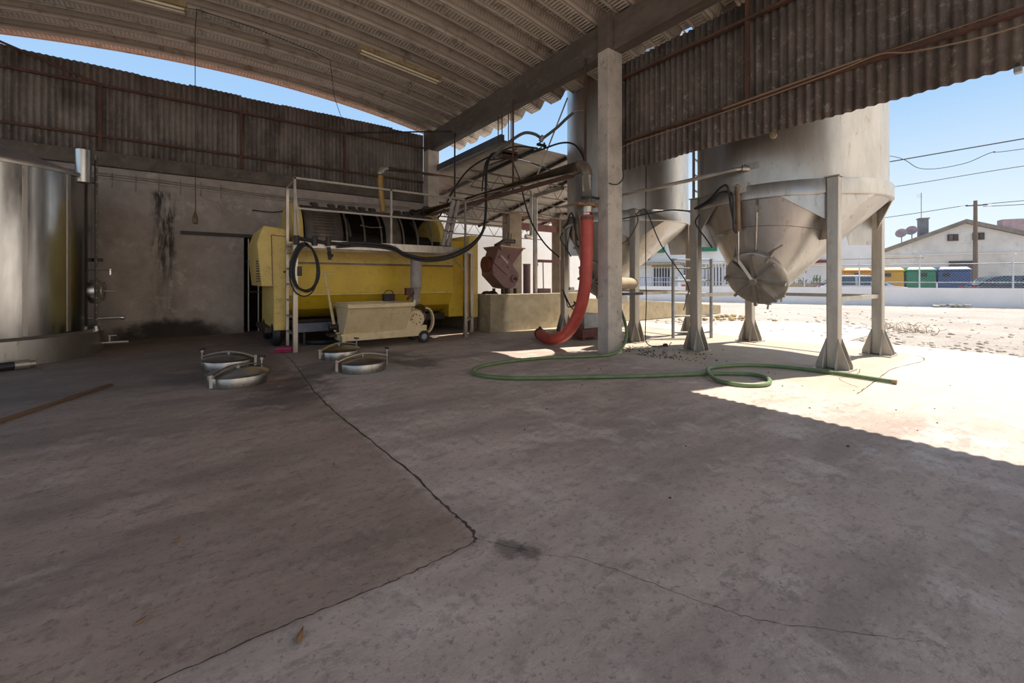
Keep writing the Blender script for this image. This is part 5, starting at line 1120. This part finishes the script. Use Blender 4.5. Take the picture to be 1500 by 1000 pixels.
pl = thing('plant_trough', W(1.0, 2.4, 0), 'row of cactus plants in a trough behind the boundary wall', 'planter')
wbox(MB(), .2, 2.0, 2.2, 2.7, 0, 1.05).build('trough', M['tarp'], pl)
m = MB()
for k in range(26):
    t = .2+random.random()*1.8; h = random.uniform(.15, .55); b0 = W(t, 2.45+random.uniform(-.15, .15), 1.0)
    m.tube([b0, b0+V(random.uniform(-.05, .05), random.uniform(-.05, .05), h*.6), b0+V(random.uniform(-.08, .08), random.uniform(-.08, .08), h)], [.03, .045, .012], 7)
m.build('cacti', M['green_plant'], pl)

# ------------------------------------------------------------------ loose bits on the ground
def pebble(mb, x, y, z, r):
    o = V(x, y, z+r*.3); n = 6
    ph = random.random()*6
    rings = []
    for zz, k in ((-.35, .7), (.1, 1), (.45, .55)):
        rings.append([o+V(r*k*math.cos(2*PI*i/n+ph)*random.uniform(.7, 1.2), r*k*math.sin(2*PI*i/n+ph)*random.uniform(.7, 1.2), zz*r) for i in range(n)])
    mb.loft(rings, True, True)
m = MB()
for k in range(150):
    pebble(m, 5.75+abs(random.gauss(0, .5)), 4.35+random.gauss(0, .45), 0, random.uniform(.006, .02))
for k in range(30): pebble(m, random.uniform(2, 7), random.uniform(.8, 4.5), 0, random.uniform(.004, .012))
tag(m.build('debris_crumbs', M['dark_crumb']), 'dark crumbs scattered on the concrete round the pillar foot', 'debris', kind='stuff')
m = MB()
for k in range(420):
    x = 10.7+random.expovariate(.28); y_ = random.uniform(-3, 8.0)
    if x < 23.5 - .15*max(0, 8-y_) + 3*(y_ < 3): pebble(m, x, y_, -.02, random.uniform(.015, .055))
for k in range(130): pebble(m, 11.0+random.gauss(0, .35), random.uniform(-.5, 3.6), -.02, random.uniform(.015, .05))
for k in range(70): pebble(m, 13.9+random.gauss(0, .4), 3.1+random.gauss(0, .5), -.02, random.uniform(.02, .07))
tag(m.build('yard_stones', M['stone']), 'loose stones strewn over the sunlit gravel yard', 'stones', kind='stuff')
m = MB()
for k in range(26): pebble(m, 13.6+random.gauss(0, .7), 6.9+random.gauss(0, .45), 0, random.uniform(.04, .13))
tag(at(m, (13.6, 6.9, 0)).build('earth_heap', M['straw']), 'low heap of tan rubble and weeds in the yard beyond the rear silo', 'rubble', kind='stuff')
m = MB()
for k in range(40):
    x, y_ = 13.7+random.gauss(0, .35), 2.9+random.gauss(0, .3); h = random.uniform(.05, .22)
    m.tube([(x, y_, 0), (x+random.uniform(-.06, .06), y_+random.uniform(-.06, .06), h*.6), (x+random.uniform(-.16, .16), y_+random.uniform(-.16, .16), h)], .006, 4)
tag(m.build('dry_weeds', M['straw']), 'tuft of dry weeds on the gravel near the silo leg', 'weeds', kind='stuff')
pebm = MB(); pebble(pebm, 9.15, 2.02, 0, .06)
tag(at(pebm, (9.15, 2.02, 0)).build('stone', M['dark_crumb']), 'dark stone lying on the tan pad beside the front silo foot', 'stone')
def leaf(x, y, s, rot, lab):
    c_, s_ = math.cos(rot), math.sin(rot); m = MB(); P = []
    pts = [(-1, 0, .1), (-.4, .35, .35), (.3, .3, .5), (1, 0, .9), (.3, -.3, .15), (-.4, -.35, .05)]
    m.add([V(x+s*(a*c_-b_*s_), y+s*(a*s_+b_*c_), s*z+.002) for a, b_, z in pts], [(0, 1, 5), (1, 2, 4, 5), (2, 3, 4)])
    tag(at(m, (x, y, 0)).build('dry_leaf', M['leaf'], solid=.001), lab, 'leaf', 'dry leaves on the floor')
leaf(.28, 1.587, .026, 1.0, 'curled brown leaf nearest the camera below the floor joint')
leaf(-.16, 1.99, .02, .2, 'flat dark leaf at lower left on the floor')
leaf(-.076, 2.515, .02, .5, 'thin tan leaf scrap in the middle of the left floor')
leaf(.72, 2.95, .016, 1.2, 'tiny leaf scrap left of the long floor crack')

# ------------------------------------------------------------------ light and camera
el_, az = math.radians(63.5), Vector((.97, -.235, 0)).normalized()
sd = Vector((az.x*math.cos(el_), az.y*math.cos(el_), math.sin(el_)))
sun = bpy.data.lights.new('sun', 'SUN'); sun.energy = 5.4; sun.color = (1, .93, .82); sun.angle = math.radians(.55)
so = bpy.data.objects.new('sun', sun); COL.objects.link(so); so.rotation_euler = sd.to_track_quat('Z', 'Y').to_euler()
wd = bpy.data.worlds.new('sky'); sc.world = wd; wd.use_nodes = True; nt = wd.node_tree
bg = nt.nodes['Background']
tc_ = nt.nodes.new('ShaderNodeTexCoord'); sp = nt.nodes.new('ShaderNodeSeparateXYZ'); nt.links.new(tc_.outputs['Generated'], sp.inputs[0])
rp = nt.nodes.new('ShaderNodeValToRGB'); e = rp.color_ramp.elements
stops = [(0, (.59, .635, .65)), (.10, (.52, .60, .65)), (.30, (.27, .42, .61)), (.55, (.17, .32, .57)), (1, (.15, .26, .47))]
while len(e) < len(stops): e.new(.5)
for el2, (p_, c_) in zip(e, stops): el2.position = p_; el2.color = (*c_, 1)
nt.links.new(sp.outputs['Z'], rp.inputs['Fac'])
# warm hazy sky glow added behind the camera, unseen, to brighten the interior
dt_ = nt.nodes.new('ShaderNodeVectorMath'); dt_.operation = 'DOT_PRODUCT'; dt_.inputs[1].default_value = (.45, -.89, 0); nt.links.new(tc_.outputs['Generated'], dt_.inputs[0])
mr = nt.nodes.new('ShaderNodeMapRange'); mr.interpolation_type = 'SMOOTHSTEP'; mr.inputs[1].default_value = .42; mr.inputs[2].default_value = .9; nt.links.new(dt_.outputs['Value'], mr.inputs[0])
mx = nt.nodes.new('ShaderNodeMix'); mx.data_type = 'RGBA'; nt.links.new(mr.outputs[0], mx.inputs[0]); nt.links.new(rp.outputs['Color'], mx.inputs[6]); mx.inputs[7].default_value = (.95, .88, .78, 1)
nt.links.new(mx.outputs[2], bg.inputs['Color']); bg.inputs['Strength'].default_value = 1.0
sc.cycles.diffuse_bounces = 8; sc.cycles.max_bounces = 12

cam = bpy.data.cameras.new('camera'); co = bpy.data.objects.new('camera', cam); COL.objects.link(co)
FPX = 632.0
cam.sensor_width = 36; cam.lens = FPX/1500*36; cam.shift_y = -(500-411)/1500; cam.clip_start = .05; cam.clip_end = 400
th = math.atan2(462, FPX)
co.location = (0, 0, 1.2); co.rotation_euler = (PI/2, 0, -th)
sc.camera = co
sc.view_settings.view_transform = 'Standard'; sc.view_settings.look = 'None'; sc.view_settings.gamma = 1; sc.view_settings.use_curve_mapping = False
sc.view_settings.exposure = 0.68
